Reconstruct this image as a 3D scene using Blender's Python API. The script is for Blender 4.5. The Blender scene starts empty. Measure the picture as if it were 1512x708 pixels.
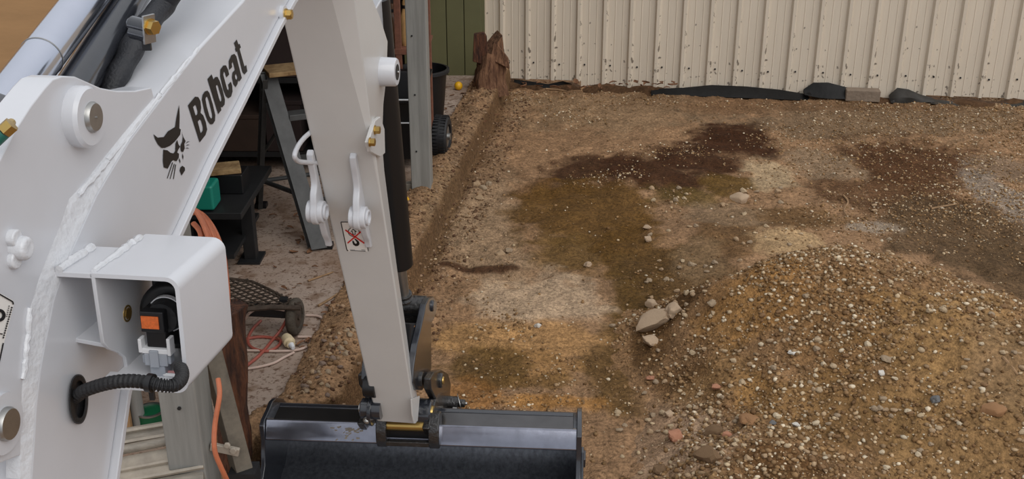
import bpy, bmesh, math, random
import numpy as np
import mathutils.noise as mnoise
from mathutils import Vector, Matrix
from mathutils.geometry import tessellate_polygon
random.seed(7); RNG = np.random.RandomState(11)
SC = bpy.context.scene; COL = SC.collection

# ------------------------------------------------------------------ camera, light, exposure
FPX, PITCH, CAM_H, YAW = 1600.0, math.radians(22.6), 2.1, math.radians(7.0)
cam = bpy.data.objects.new('camera', bpy.data.cameras.new('camera')); COL.objects.link(cam)
cam.data.sensor_width = 36.0; cam.data.lens = 36.0*FPX/1512.0
cam.location = (0, 0, CAM_H); cam.rotation_euler = (math.pi/2-PITCH, 0, 0)
cam.data.clip_start = 0.05; SC.camera = cam

w = bpy.data.worlds.new('world'); SC.world = w; w.use_nodes = True
wn = w.node_tree; wn.nodes.clear()
wo = wn.nodes.new('ShaderNodeOutputWorld'); bg = wn.nodes.new('ShaderNodeBackground')
tc = wn.nodes.new('ShaderNodeTexCoord'); sx = wn.nodes.new('ShaderNodeSeparateXYZ'); rp = wn.nodes.new('ShaderNodeValToRGB')
wn.links.new(tc.outputs['Generated'], sx.inputs[0]); wn.links.new(sx.outputs['Z'], rp.inputs[0])
rp.color_ramp.elements[0].position = 0.0; rp.color_ramp.elements[0].color = (0.62, 0.66, 0.72, 1)
rp.color_ramp.elements[1].position = 1.0; rp.color_ramp.elements[1].color = (1.0, 1.02, 1.06, 1)
wn.links.new(rp.outputs[0], bg.inputs[0]); bg.inputs[1].default_value = 0.80
wn.links.new(bg.outputs[0], wo.inputs[0])
sd = bpy.data.lights.new('sun', 'SUN'); sd.energy = 1.1; sd.angle = math.radians(50); sd.color = (1.0, 0.97, 0.93)
sun = bpy.data.objects.new('sun', sd); COL.objects.link(sun)
sun.rotation_euler = Vector((-0.55, 0.85, -0.95)).to_track_quat('-Z', 'Y').to_euler()
SC.view_settings.view_transform = 'Standard'; SC.view_settings.look = 'None'
SC.view_settings.exposure = 0.25; SC.view_settings.gamma = 1.0; SC.view_settings.use_curve_mapping = False

# ------------------------------------------------------------------ geometry helpers
CT, ST = math.cos(PITCH), math.sin(PITCH); CP, SP = math.cos(YAW), math.sin(YAW)
EYE = Vector((0, 0, CAM_H)); NQ = Vector((CP, -SP, 0))
def ray(px, py):
    a = (px-756)/FPX; v = (354-py)/FPX
    return Vector((a, CT+v*ST, -ST+v*CT))
def G(px, py, z=0.0):                     # point of the horizontal plane z seen at a pixel of the photograph
    d = ray(px, py); return EYE+d*((z-CAM_H)/d.z)
def D(px, py, t): return EYE+ray(px, py)*t
def Q(px, py, q):                         # point of the digging gear's vertical plane q
    d = ray(px, py); return EYE+d*(q/d.dot(NQ))
def P(r, q, z): return Vector((r*SP+q*CP, r*CP-q*SP, z))
def RQZ(p): return (p.x*SP+p.y*CP, p.x*CP-p.y*SP, p.z)
def PL(px, py, p0, n):
    d = ray(px, py); return EYE+d*((p0-EYE).dot(n)/d.dot(n))
Z = Vector((0, 0, 1))

W = {}
class MB:
    def __init__(s): s.v = []; s.f = []
    def add(s, vs, fs):
        b = len(s.v); s.v += [Vector(p) for p in vs]; s.f += [tuple(b+i for i in f) for f in fs]; return s
    def box(s, c, size, R=None):
        c = Vector(c); R = R or Matrix.Identity(3)
        vs = [c+R@Vector((x*size[0]/2, y*size[1]/2, z*size[2]/2)) for x in (-1, 1) for y in (-1, 1) for z in (-1, 1)]
        return s.add(vs, [(0, 1, 3, 2), (4, 6, 7, 5), (0, 4, 5, 1), (2, 3, 7, 6), (0, 2, 6, 4), (1, 5, 7, 3)])
    def prism(s, poly, vec):
        n = len(poly); vec = Vector(vec)
        vs = [Vector(p) for p in poly]+[Vector(p)+vec for p in poly]
        fs = [tuple(range(n)), tuple(range(2*n-1, n-1, -1))]
        fs += [(i, (i+1) % n, n+(i+1) % n, n+i) for i in range(n)]
        return s.add(vs, fs)
    def flat(s, loops):
        allp = [Vector(p) for l in loops for p in l]
        return s.add(allp, [tuple(t) for t in tessellate_polygon([[Vector(p) for p in l] for l in loops])])
    def loft(s, rings, caps=True, closed=True):
        n = len(rings[0]); vs = [p for r in rings for p in r]; fs = []
        for k in range(len(rings)-1):
            for i in range(n if closed else n-1):
                j = (i+1) % n; fs.append((k*n+i, k*n+j, (k+1)*n+j, (k+1)*n+i))
        if caps: fs += [tuple(reversed(range(n))), tuple(range((len(rings)-1)*n, len(rings)*n))]
        return s.add(vs, fs)
    def tube(s, pts, rad, n=10, flat=1.0, up=None):
        pts = [Vector(p) for p in pts]; m = len(pts)
        rad = [rad]*m if not hasattr(rad, '__len__') else rad
        rings = []; x = None
        for i in range(m):
            t = (pts[min(i+1, m-1)]-pts[max(i-1, 0)]).normalized()
            if x is None:
                a = up if up is not None else (Z if abs(t.z) < .9 else Vector((1, 0, 0)))
                x = a.cross(t).normalized()
            x = (x-t*x.dot(t)).normalized(); y = t.cross(x)
            rings.append([pts[i]+(x*math.cos(2*math.pi*k/n)+y*flat*math.sin(2*math.pi*k/n))*rad[i] for k in range(n)])
        return s.loft(rings)
    def cyl(s, a, b, r, n=20, r2=None): return s.tube([a, b], [r, r if r2 is None else r2], n)
    def ring(s, c, axis, ro, ri, h, n=28):
        c = Vector(c); t = Vector(axis).normalized(); x = (Z if abs(t.z) < .9 else Vector((1, 0, 0))).cross(t).normalized(); y = t.cross(x)
        rs = []
        for (r, o) in ((ri, 0), (ro, 0), (ro, h), (ri, h), (ri, 0)):
            rs.append([c+t*o+(x*math.cos(2*math.pi*k/n)+y*math.sin(2*math.pi*k/n))*r for k in range(n)])
        return s.loft(rs, caps=False)
    def sphere(s, c, r, n=12, m=8, sc=(1, 1, 1)):
        rs = []
        for j in range(m+1):
            a = math.pi*j/m; rr = max(math.sin(a), .02)
            rs.append([Vector(c)+Vector((math.cos(2*math.pi*k/n)*rr*r*sc[0], math.sin(2*math.pi*k/n)*rr*r*sc[1], -math.cos(a)*r*sc[2])) for k in range(n)])
        return s.loft(rs)
    def hexbolt(s, c, axis, r, h): return s.tube([c, Vector(c)+Vector(axis).normalized()*h], r, 6)
    def build(s, name, mat, parent=None, bevel=0.0, seg=2, angle=35, smooth=True, loc='auto', recalc=True):
        if parent is None:
            if loc == 'auto':
                xs = [p.x for p in s.v]; ys = [p.y for p in s.v]; zs = [p.z for p in s.v]
                loc = Vector(((min(xs)+max(xs))/2, (min(ys)+max(ys))/2, min(zs)))
            loc = Vector(loc)
        else: loc = Vector((0, 0, 0))
        me = bpy.data.meshes.new(name); me.from_pydata([tuple(p-loc) for p in s.v], [], s.f)
        if recalc:
            bm = bmesh.new(); bm.from_mesh(me); bmesh.ops.recalc_face_normals(bm, faces=bm.faces); bm.to_mesh(me); bm.free()
        return mkobj(name, me, mat, parent, loc, bevel, seg, angle, smooth)
def mkobj(name, me, mat, parent=None, loc=(0, 0, 0), bevel=0, seg=2, angle=35, smooth=True):
    if smooth:
        me.polygons.foreach_set('use_smooth', [True]*len(me.polygons)); me.set_sharp_from_angle(angle=math.radians(angle))
    o = bpy.data.objects.new(name, me); COL.objects.link(o)
    if mat: me.materials.append(mat)
    if parent is not None:
        o.parent = parent; o.matrix_parent_inverse = W[parent.name].inverted(); W[o.name] = Matrix.Identity(4)
    else:
        o.location = loc; W[o.name] = Matrix.Translation(Vector(loc))
    if bevel:
        b = o.modifiers.new('bevel', 'BEVEL'); b.width = bevel; b.segments = seg; b.limit_method = 'ANGLE'; b.angle_limit = math.radians(40)
        b.harden_normals = True
    return o
def thing(name, label, cat, loc, group=None):
    o = bpy.data.objects.new(name, None); COL.objects.link(o); o.location = loc; o.empty_display_size = .1
    W[o.name] = Matrix.Translation(Vector(loc)); return tag(o, label, cat, group)
def tag(o, label, cat, group=None):
    o['label'] = label; o['category'] = cat
    if group: o['group'] = group
    return o
def struct(o): o['kind'] = 'structure'; return o
def stuff(o, label=None, cat=None):
    o['kind'] = 'stuff'
    if label: o['label'] = label
    if cat: o['category'] = cat
    return o

def spline(pts, n):
    out = []
    for i in range(len(pts)-1):
        p0, p1, p2, p3 = pts[max(i-1, 0)], pts[i], pts[i+1], pts[min(i+2, len(pts)-1)]
        for k in range(n):
            t = k/n; out.append(.5*((2*p1)+(p2-p0)*t+(2*p0-5*p1+4*p2-p3)*t*t+(3*p1-p0-3*p2+p3)*t**3))
    return out+[pts[-1]]

# ------------------------------------------------------------------ materials
def lin(c): return tuple(((x/255)/12.92 if x/255 <= .04045 else ((x/255+.055)/1.055)**2.4) for x in c)
def mat(name, rgb, rough=.5, metal=0.0, var=0.0, scale=8.0, bump=0.0, bscale=60.0, spec=None, coat=0.0, rgb2=None, stretch=None, attr=None, coord='Object'):
    m = bpy.data.materials.new(name); m.use_nodes = True; nt = m.node_tree; b = nt.nodes['Principled BSDF']
    b.inputs['Roughness'].default_value = rough; b.inputs['Metallic'].default_value = metal
    if spec is not None: b.inputs['Specular IOR Level'].default_value = spec
    if coat: b.inputs['Coat Weight'].default_value = coat; b.inputs['Coat Roughness'].default_value = .12
    col = lin(rgb)+(1,); b.inputs['Base Color'].default_value = col
    t = nt.nodes.new('ShaderNodeTexCoord'); mp = nt.nodes.new('ShaderNodeMapping'); nt.links.new(t.outputs[coord], mp.inputs[0])
    if stretch: mp.inputs['Scale'].default_value = stretch
    src = None
    if attr:
        a = nt.nodes.new('ShaderNodeAttribute'); a.attribute_name = attr; src = a.outputs['Color']
    if var or rgb2:
        n = nt.nodes.new('ShaderNodeTexNoise'); n.inputs['Scale'].default_value = scale; n.inputs['Detail'].default_value = 6; n.inputs['Roughness'].default_value = .65
        nt.links.new(mp.outputs[0], n.inputs['Vector'])
        if rgb2:
            r = nt.nodes.new('ShaderNodeValToRGB'); r.color_ramp.elements[0].position = .38; r.color_ramp.elements[1].position = .64
            r.color_ramp.elements[0].color = col; r.color_ramp.elements[1].color = lin(rgb2)+(1,)
            nt.links.new(n.outputs['Fac'], r.inputs[0]); src = r.outputs[0]
        else:
            mr = nt.nodes.new('ShaderNodeMapRange'); mr.inputs[1].default_value = .3; mr.inputs[2].default_value = .7
            mr.inputs[3].default_value = 1-var; mr.inputs[4].default_value = 1+var
            nt.links.new(n.outputs['Fac'], mr.inputs[0])
            mx = nt.nodes.new('ShaderNodeVectorMath'); mx.operation = 'SCALE'
            if src: nt.links.new(src, mx.inputs[0])
            else: mx.inputs[0].default_value = col[:3]
            nt.links.new(mr.outputs[0], mx.inputs['Scale']); src = mx.outputs[0]
    if src: nt.links.new(src, b.inputs['Base Color'])
    if bump:
        n2 = nt.nodes.new('ShaderNodeTexNoise'); n2.inputs['Scale'].default_value = bscale; n2.inputs['Detail'].default_value = 5
        nt.links.new(mp.outputs[0], n2.inputs['Vector'])
        bp = nt.nodes.new('ShaderNodeBump'); bp.inputs['Strength'].default_value = bump; bp.inputs['Distance'].default_value = .01
        nt.links.new(n2.outputs['Fac'], bp.inputs['Height']); nt.links.new(bp.outputs[0], b.inputs['Normal'])
    return m
M = {}
M['white'] = mat('white_paint', (201, 202, 206), .32, var=.03, scale=5, bump=.04, bscale=18, coat=.35)
M['armwhite'] = mat('white_paint_warm', (198, 196, 193), .36, var=.03, scale=5, bump=.04, bscale=18, coat=.25)
M['weld'] = mat('white_weld', (206, 207, 210), .3, bump=.35, bscale=70, coat=.3)
M['black'] = mat('black_decal', (14, 14, 16), .45)
M['stickwhite'] = mat('sticker_white', (226, 222, 216), .4)
M['red'] = mat('sticker_red', (205, 40, 36), .45)
M['blackpaint'] = mat('black_gloss_paint', (38, 40, 46), .22, var=.15, scale=20, coat=.7, bump=.05, bscale=40)
M['blackplate'] = mat('black_bucket_plate', (128, 130, 142), .2, metal=.9, var=.2, scale=14, coat=.8, bump=.03, bscale=30)
M['bucketin'] = mat('black_bucket_inside', (98, 101, 108), .42, metal=.7, var=.35, scale=10, stretch=(8, 8, 1), bump=.08, bscale=60)
M['cast'] = mat('black_greased_casting', (40, 38, 37), .25, var=.4, scale=45, bump=.5, bscale=90, coat=.5)
M['brass'] = mat('plated_bolt', (190, 160, 95), .3, metal=.9)
M['steel'] = mat('bare_steel', (170, 169, 166), .42, metal=1.0, var=.1, scale=40)
M['chrome'] = mat('chrome_barrel', (196, 200, 212), .16, metal=1.0, var=.04, scale=12)
M['rubber'] = mat('black_rubber', (24, 24, 26), .6, bump=.2, bscale=200)
M['sleeve'] = mat('black_sleeve', (33, 34, 38), .55, bump=.3, bscale=240)
M['plastic'] = mat('black_plastic', (17, 17, 19), .42)
M['greyplastic'] = mat('grey_connector', (150, 155, 163), .45)
M['whiteplastic'] = mat('white_connector', (215, 216, 218), .4)
M['orangelabel'] = mat('orange_label', (206, 100, 42), .55, var=.25, scale=260)
M['pinkwire'] = mat('pink_wire', (205, 150, 150), .5)
M['rust'] = mat('rust_grease', (120, 76, 30), .6, var=.4, scale=150)
M['green'] = mat('green_fitting', (30, 96, 84), .4)
M['gal'] = mat('galvanised', (142, 141, 136), .55, metal=.2, var=.18, scale=3, stretch=(14, 14, 1), bump=.06, bscale=80)
M['alu'] = mat('weathered_aluminium', (146, 138, 126), .55, metal=.25, var=.3, scale=18, stretch=(1, 6, 1), bump=.1)
M['aludark'] = mat('grimy_aluminium', (98, 90, 78), .6, metal=.1, var=.35, scale=22)
M['alulight'] = mat('aluminium_edge', (166, 156, 142), .55, metal=.3, var=.2, scale=20)
M['ladder'] = mat('ladder_aluminium', (72, 72, 71), .55, metal=.15, var=.3, scale=12)
M['darksteel'] = mat('dark_steel', (26, 26, 27), .55, var=.3, scale=20)
M['rackrust'] = mat('rusty_rack', (120, 76, 58), .75, var=.25, scale=30)
M['tan'] = mat('tan_board', (164, 128, 88), .8, var=.1, scale=5, stretch=(1, 1, 6), bump=.05)
M['wood'] = mat('dark_rotten_wood', (50, 28, 18), .85, rgb2=(106, 64, 40), scale=7, stretch=(9, 9, 1.2), bump=1.0, bscale=25)
M['stump'] = mat('weathered_stump', (78, 48, 30), .9, rgb2=(142, 104, 76), scale=6, stretch=(9, 9, 1.0), bump=1.0, bscale=25)
M['oldwood'] = mat('old_board', (120, 92, 58), .85, rgb2=(160, 132, 92), scale=14, bump=.4)
M['greenwall'] = mat('green_cladding', (98, 96, 64), .55, var=.08, scale=4)
M['yellow'] = mat('lemon_skin', (226, 170, 26), .45, var=.1, scale=30, bump=.2, bscale=140)
M['orangehose'] = mat('orange_cord', (184, 106, 72), .5, var=.15, scale=30)
M['redcord'] = mat('red_cord', (160, 84, 70), .5, var=.15, scale=20)
M['whitecord'] = mat('pale_cord', (196, 172, 158), .5, var=.12, scale=20)
M['plug'] = mat('pale_plug', (212, 194, 158), .45)
M['teal'] = mat('teal_plastic', (18, 122, 104), .45)
M['tingreen'] = mat('green_tin', (16, 84, 52), .4)
M['mesh'] = mat('rusty_mesh', (74, 62, 52), .7, metal=.3, var=.4, scale=40)
M['wheelr'] = mat('dusty_tyre', (70, 62, 52), .8, var=.25, scale=40, bump=.4, bscale=90)
M['film'] = mat('black_plastic_film', (22, 21, 20), .5, spec=.2, var=.3, scale=14, bump=.5, bscale=14)
M['filmgrey'] = mat('grey_plastic_film', (56, 53, 49), .5, spec=.2, var=.3, scale=14, bump=.5, bscale=14)
M['block'] = mat('concrete_block', (128, 112, 96), .9, var=.15, scale=20, bump=.5)
M['leaf'] = mat('dry_leaf', (112, 76, 50), .8, var=.4, scale=6)
M['twig'] = mat('dry_twig', (146, 116, 84), .85, var=.3, scale=30)
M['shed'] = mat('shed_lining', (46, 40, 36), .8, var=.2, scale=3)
M['roof'] = mat('roof_sheet', (120, 122, 120), .6)
M['bundle'] = mat('tan_wrap', (190, 150, 98), .7, var=.25, scale=12)
M['glassy'] = mat('smoky_jar', (112, 84, 62), .25, var=.3, scale=14)
M['soil'] = mat('soil', (120, 96, 70), .95, var=.55, scale=60, bump=1.0, bscale=130, spec=.15, attr='Col')
M['gravel'] = mat('gravel', (150, 130, 110), .85, var=.15, scale=120, spec=.25, attr='Col')
def stone_mat(n, c): return mat('stone_'+n, c, .85, var=.16, scale=50, bump=.35, bscale=110, spec=.25)
ST_M = [stone_mat(n, c) for n, c in (('tan', (168, 142, 112)), ('grey', (156, 136, 112)), ('brown', (130, 100, 70)), ('pale', (178, 156, 126)), ('cream', (196, 178, 150)))]
M['rubble'] = stone_mat('rubble', (132, 112, 98)); M['brickred'] = stone_mat('brick', (172, 122, 96)); M['bluestone'] = stone_mat('blue', (112, 111, 110)); M['quartz'] = stone_mat('white', (208, 202, 192))
M['chunk'] = stone_mat('chunk', (178, 154, 128)); M['clod'] = mat('clod', (158, 128, 98), .95, var=.2, scale=40, bump=.9, bscale=70, spec=.1); M['slate'] = stone_mat('slate', (150, 112, 78))

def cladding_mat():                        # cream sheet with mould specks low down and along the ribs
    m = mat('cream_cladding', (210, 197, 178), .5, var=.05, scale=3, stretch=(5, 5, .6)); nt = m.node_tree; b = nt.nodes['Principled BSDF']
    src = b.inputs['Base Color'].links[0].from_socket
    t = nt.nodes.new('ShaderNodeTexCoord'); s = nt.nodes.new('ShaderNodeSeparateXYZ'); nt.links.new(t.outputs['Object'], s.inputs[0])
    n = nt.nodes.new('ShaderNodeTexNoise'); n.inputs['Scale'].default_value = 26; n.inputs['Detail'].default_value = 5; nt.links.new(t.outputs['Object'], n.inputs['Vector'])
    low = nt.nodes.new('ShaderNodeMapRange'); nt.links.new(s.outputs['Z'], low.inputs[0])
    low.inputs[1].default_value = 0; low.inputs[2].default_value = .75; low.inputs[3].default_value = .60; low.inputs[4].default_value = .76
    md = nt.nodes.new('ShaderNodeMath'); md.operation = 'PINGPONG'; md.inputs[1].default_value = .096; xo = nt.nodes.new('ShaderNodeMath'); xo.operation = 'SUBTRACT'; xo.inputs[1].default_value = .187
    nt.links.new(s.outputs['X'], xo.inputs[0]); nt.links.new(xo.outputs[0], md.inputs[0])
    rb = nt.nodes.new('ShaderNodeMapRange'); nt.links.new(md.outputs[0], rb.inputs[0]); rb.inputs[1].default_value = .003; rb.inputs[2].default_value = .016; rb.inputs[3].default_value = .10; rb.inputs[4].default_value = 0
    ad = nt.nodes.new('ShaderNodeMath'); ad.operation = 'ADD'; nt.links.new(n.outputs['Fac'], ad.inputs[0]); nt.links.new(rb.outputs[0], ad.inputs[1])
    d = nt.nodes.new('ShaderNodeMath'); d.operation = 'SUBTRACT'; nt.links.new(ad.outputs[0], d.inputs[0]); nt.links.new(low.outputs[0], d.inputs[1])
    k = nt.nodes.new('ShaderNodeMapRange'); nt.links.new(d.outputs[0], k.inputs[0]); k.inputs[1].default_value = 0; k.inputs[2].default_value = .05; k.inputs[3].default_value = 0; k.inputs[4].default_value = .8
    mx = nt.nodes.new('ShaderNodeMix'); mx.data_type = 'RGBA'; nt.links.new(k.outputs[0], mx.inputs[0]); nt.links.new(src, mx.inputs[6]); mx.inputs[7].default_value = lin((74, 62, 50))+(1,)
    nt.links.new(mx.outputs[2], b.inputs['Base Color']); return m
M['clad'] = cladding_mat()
def slab_mat():
    m = mat('dirty_concrete', (166, 148, 134), .9, var=.12, scale=4, bump=.2, bscale=90, spec=.2); nt = m.node_tree; b = nt.nodes['Principled BSDF']
    src = b.inputs['Base Color'].links[0].from_socket
    t = nt.nodes.new('ShaderNodeTexCoord')
    last = src
    for sc, lo, hi, c, a in ((9, .54, .66, (110, 84, 64), .7), (34, .58, .65, (84, 58, 42), .8), (2.2, .42, .70, (128, 102, 82), .8), (80, .56, .64, (96, 70, 52), .6)):
        n = nt.nodes.new('ShaderNodeTexNoise'); n.inputs['Scale'].default_value = sc; n.inputs['Detail'].default_value = 6; nt.links.new(t.outputs['Object'], n.inputs['Vector'])
        k = nt.nodes.new('ShaderNodeMapRange'); nt.links.new(n.outputs['Fac'], k.inputs[0]); k.inputs[1].default_value = lo; k.inputs[2].default_value = hi; k.inputs[4].default_value = a
        mx = nt.nodes.new('ShaderNodeMix'); mx.data_type = 'RGBA'; nt.links.new(k.outputs[0], mx.inputs[0]); nt.links.new(last, mx.inputs[6]); mx.inputs[7].default_value = lin(c)+(1,); last = mx.outputs[2]
    nt.links.new(last, b.inputs['Base Color']); return m
M['slab'] = slab_mat()

# ------------------------------------------------------------------ ground: heights, colours
def vnoise(x, y, seed=0):
    xi = np.floor(x).astype(np.int64); yi = np.floor(y).astype(np.int64); fx = x-xi; fy = y-yi
    fx = fx*fx*(3-2*fx); fy = fy*fy*(3-2*fy)
    def h(a, b):
        n = (a*374761393+b*668265263+seed*982451653) & 0x7fffffff; n = ((n ^ (n >> 13))*1274126177) & 0x7fffffff
        return ((n ^ (n >> 16)) & 0xffff)/65535.0
    return (h(xi, yi)*(1-fx)+h(xi+1, yi)*fx)*(1-fy)+(h(xi, yi+1)*(1-fx)+h(xi+1, yi+1)*fx)*fy
def fbm(x, y, seed=0, oc=4):
    s = 0; a = .5
    for i in range(oc): s = s+a*vnoise(x*2**i, y*2**i, seed+i*17); a *= .5
    return s-.5*(1-.5**oc)
def sstep(a, b, x): t = np.clip((x-a)/(b-a), 0, 1); return t*t*(3-2*t)
BY = [0, 2.9, 3.12, 3.3, 4.5, 6.1, 7.9, 9]; BX = [-.90, -.88, -.80, -.60, -.455, -.27, -.045, .1]     # line of the bank top
SY = [0, 3.0, 3.15, 3.3, 3.93, 5.4, 7.4, 9]; SX = [-.96, -.94, -.84, -.78, -.735, -.52, -.30, -.12]   # edge of the slab
def gz(x, y):
    x = np.asarray(x, float); y = np.asarray(y, float)
    bx = np.interp(y, BY, BX)+.025*fbm(y*4, y*0+3, 5)
    up = 1-sstep(0, .022, x-bx)
    z = .135*up+.02*fbm(x*2.2, y*2.2, 1)*(1-up)+.05*fbm(x*10, y*10, 2, 5)+.02*fbm(x*4, y*9, 12, 3)
    z += .03*np.exp(-((x-bx+.10)/.07)**2)                                # soil heaped on the shoulder
    z += .012*np.exp(-((x-bx-.10)/.06)**2)                                # crumbs at the foot of the bank
    z += .05*np.exp(-((x-.95)/.5)**2-((y-6.2)/.5)**2)+.07*np.exp(-((x-1.25)/.4)**2-((y-4.9)/.35)**2)
    z += .015*sstep(7.2, 7.9, y+.1*x)
    z -= .025*np.exp(-((y-4.62)/.05)**2)*np.exp(-((x+.1)/.3)**4)
    sl = np.interp(y, SY, SX)
    return np.where(x < sl-.03, .06, z)
HEAP = [(1.35, 3.95, .60, .36, .20), (1.0, 4.05, .40, .28, .09), (1.55, 3.42, .62, .52, .40), (2.30, 3.40, .6, .50, .20), (.72, 2.72, .33, .38, .20), (1.2, 3.9, .42, .32, .15), (1.9, 2.7, .8, .5, .16), (.9, 3.5, .3, .5, .12)]
def hz(x, y):
    x = np.asarray(x, float); y = np.asarray(y, float)
    xx = x+.10*fbm(x*2, y*2, 31); yy = y+.10*fbm(x*2, y*2, 32)
    h = 0
    for cx, cy, sx_, sy_, a in HEAP: h = h+a*np.exp(-((xx-cx)/sx_)**2-((yy-cy)/sy_)**2)
    h = .97*h/(1+.16*h)
    return h-.045+(.06*fbm(x*4, y*4, 33)+.05*fbm(x*12, y*12, 34, 5))*sstep(0, .15, h)
def surf(x, y): return float(np.maximum(gz(x, y), hz(x, y)))
def march(px, py):
    d = ray(px, py); t = 2.2+np.arange(0, 800)*.01
    x = d.x*t; y = d.y*t; z = CAM_H+d.z*t
    below = np.nonzero(z < np.maximum(gz(x, y), hz(x, y)))[0]
    k = below[0] if len(below) else -1
    return Vector((x[k], y[k], z[k])), float(t[k])
def blobs(lst):
    out = []
    for px, py, rx, ry, c, s in lst:
        p, t = march(px, py); dep = -ray(px, py).normalized().z
        out.append((p.x, p.y, rx*t/FPX, ry*t/FPX/dep, np.array(lin(c)), s))
    return out
def paint(x, y, base, bl, seed):
    c = np.empty((len(x), 3)); c[:] = lin(base)
    nx = fbm(x*3, y*3, seed, 5); ny = fbm(x*3, y*3, seed+50, 5); n3 = fbm(x*12, y*12, seed+70, 5)
    for cx, cy, rx, ry, col, s in bl:
        d = np.sqrt(((x-cx)/rx+nx*1.0)**2+((y-cy)/ry+ny*1.0)**2)+n3*.9
        a = (1-sstep(.65, 1.2, d))*s; c = c*(1-a[:, None])+col*a[:, None]
    k = 1+.5*fbm(x*7, y*7, seed+90, 4)+.5*fbm(x*30, y*30, seed+95, 3)
    return np.clip(c*k[:, None], 0, 1)
def grid(name, xs, ys, fz, colf, m, keep=None, lo=None):
    X, Y = np.meshgrid(xs, ys); x = X.ravel(); y = Y.ravel(); z = fz(x, y)
    nx = len(xs); ny = len(ys); idx = np.arange(nx*ny).reshape(ny, nx)
    q = np.stack([idx[:-1, :-1].ravel(), idx[:-1, 1:].ravel(), idx[1:, 1:].ravel(), idx[1:, :-1].ravel()], 1)
    if keep is not None:
        k = keep(x, y, z); q = q[k[q].any(1)]
        used = np.unique(q); re = -np.ones(nx*ny, int); re[used] = np.arange(len(used)); q = re[q]; x = x[used]; y = y[used]; z = z[used]
    return arrmesh(name, np.stack([x, y, z], 1), q, m, colf(x, y))
def arrmesh(name, co, faces, m, col=None, smooth=True, parent=None):
    me = bpy.data.meshes.new(name); nv = len(co); nf, k = faces.shape
    me.vertices.add(nv); me.vertices.foreach_set('co', co.astype(np.float32).ravel())
    me.loops.add(nf*k); me.loops.foreach_set('vertex_index', faces.astype(np.int32).ravel())
    me.polygons.add(nf); me.polygons.foreach_set('loop_start', np.arange(0, nf*k, k, dtype=np.int32)); me.polygons.foreach_set('loop_total', np.full(nf, k, np.int32))
    if smooth: me.polygons.foreach_set('use_smooth', np.ones(nf, bool))
    me.update(calc_edges=True)
    if col is not None:
        a = me.color_attributes.new('Col', 'FLOAT_COLOR', 'POINT'); a.data.foreach_set('color', np.concatenate([col, np.ones((nv, 1))], 1).astype(np.float32).ravel())
    return mkobj(name, me, m, parent, smooth=False)

DARK = (66, 40, 23); OLIVE = (98, 70, 32)
GB = blobs([
    (900, 165, 170, 30, (142, 116, 88), .8), (1300, 175, 240, 26, (118, 98, 76), .8), (1200, 150, 260, 14, (112, 82, 56), .6),
    (720, 330, 70, 75, (156, 130, 102), .8), (700, 215, 60, 55, (132, 106, 80), .6),
    (880, 258, 74, 28, DARK, .9), (960, 256, 80, 28, DARK, .95), (1085, 208, 60, 30, DARK, 1), (1020, 228, 70, 24, DARK, .95), (810, 290, 50, 18, (100, 70, 42), .7),
    (1340, 235, 100, 40, (76, 48, 28), .9), (1330, 290, 130, 45, (86, 58, 36), .85), (1420, 350, 120, 60, (84, 66, 46), .85), (1490, 400, 60, 60, (92, 72, 50), .8),
    (860, 315, 95, 48, OLIVE, .9), (850, 370, 70, 34, (106, 80, 44), .9), (930, 380, 60, 60, OLIVE, .9), (935, 450, 50, 70, (94, 70, 36), .95), (905, 545, 46, 70, (104, 78, 44), .9), (1000, 395, 80, 40, (92, 68, 38), .85),
    (1150, 320, 90, 26, (98, 72, 42), .8), (1060, 350, 60, 30, (92, 66, 36), .7), (1005, 290, 60, 16, (98, 78, 40), .8), (1075, 270, 46, 18, (96, 72, 34), .9),
    (1060, 320, 50, 30, (140, 116, 90), .7), (1030, 380, 40, 30, (136, 112, 84), .5),
    (1135, 258, 42, 22, (172, 148, 116), .9), (1215, 240, 60, 24, (138, 116, 92), .8), (1165, 355, 60, 22, (176, 146, 108), .95), (1295, 340, 46, 10, (156, 140, 122), .8),
    (1490, 300, 34, 60, (140, 126, 112), .85), (1480, 250, 50, 20, (118, 102, 86), .6),
    (790, 440, 105, 44, (178, 152, 124), .95), (700, 400, 62, 5, DARK, .9),
    (740, 502, 130, 30, (172, 132, 86), .9), (830, 500, 56, 36, (172, 132, 88), .9), (790, 545, 90, 26, (154, 116, 72), .8), (715, 545, 66, 26, (98, 74, 40), .85), (800, 565, 80, 10, (112, 84, 48), .7), (800, 595, 80, 16, (166, 120, 68), .9), (690, 590, 50, 30, (150, 104, 56), .7),
    (650, 320, 26, 60, (128, 104, 76), .5)])
HB = blobs([
    (1130, 425, 80, 34, (156, 114, 66), .8), (1090, 465, 60, 30, (152, 114, 70), .7), (1390, 480, 110, 40, (152, 118, 74), .7), (1250, 470, 90, 40, (128, 94, 56), .6),
    (1000, 650, 100, 60, (164, 136, 110), .9), (940, 620, 50, 60, (140, 112, 86), .7), (1060, 560, 70, 30, (138, 106, 68), .7), (1120, 590, 40, 30, (160, 120, 72), .7),
    (1010, 440, 60, 26, (88, 62, 34), .85), (960, 510, 30, 40, (92, 66, 38), .8), (1160, 690, 70, 40, (92, 64, 36), .85), (1250, 590, 120, 50, (124, 94, 56), .7), (1400, 640, 130, 60, (146, 114, 74), .7), (1480, 540, 50, 60, (140, 112, 80), .7), (1010, 560, 40, 16, (92, 66, 40), .7)])
def groundcol(x, y):                       # the bank face is painted browner than the flat ground
    c = paint(x, y, (148, 116, 86), GB, 3); d = x-np.interp(y, BY, BX); a = (sstep(-.012, .005, d)*(1-sstep(.03, .09, d+.06*fbm(x*9, y*9, 77))))*.75
    return c*(1-a[:, None])+np.array(lin((100, 74, 48)))*a[:, None]
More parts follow.
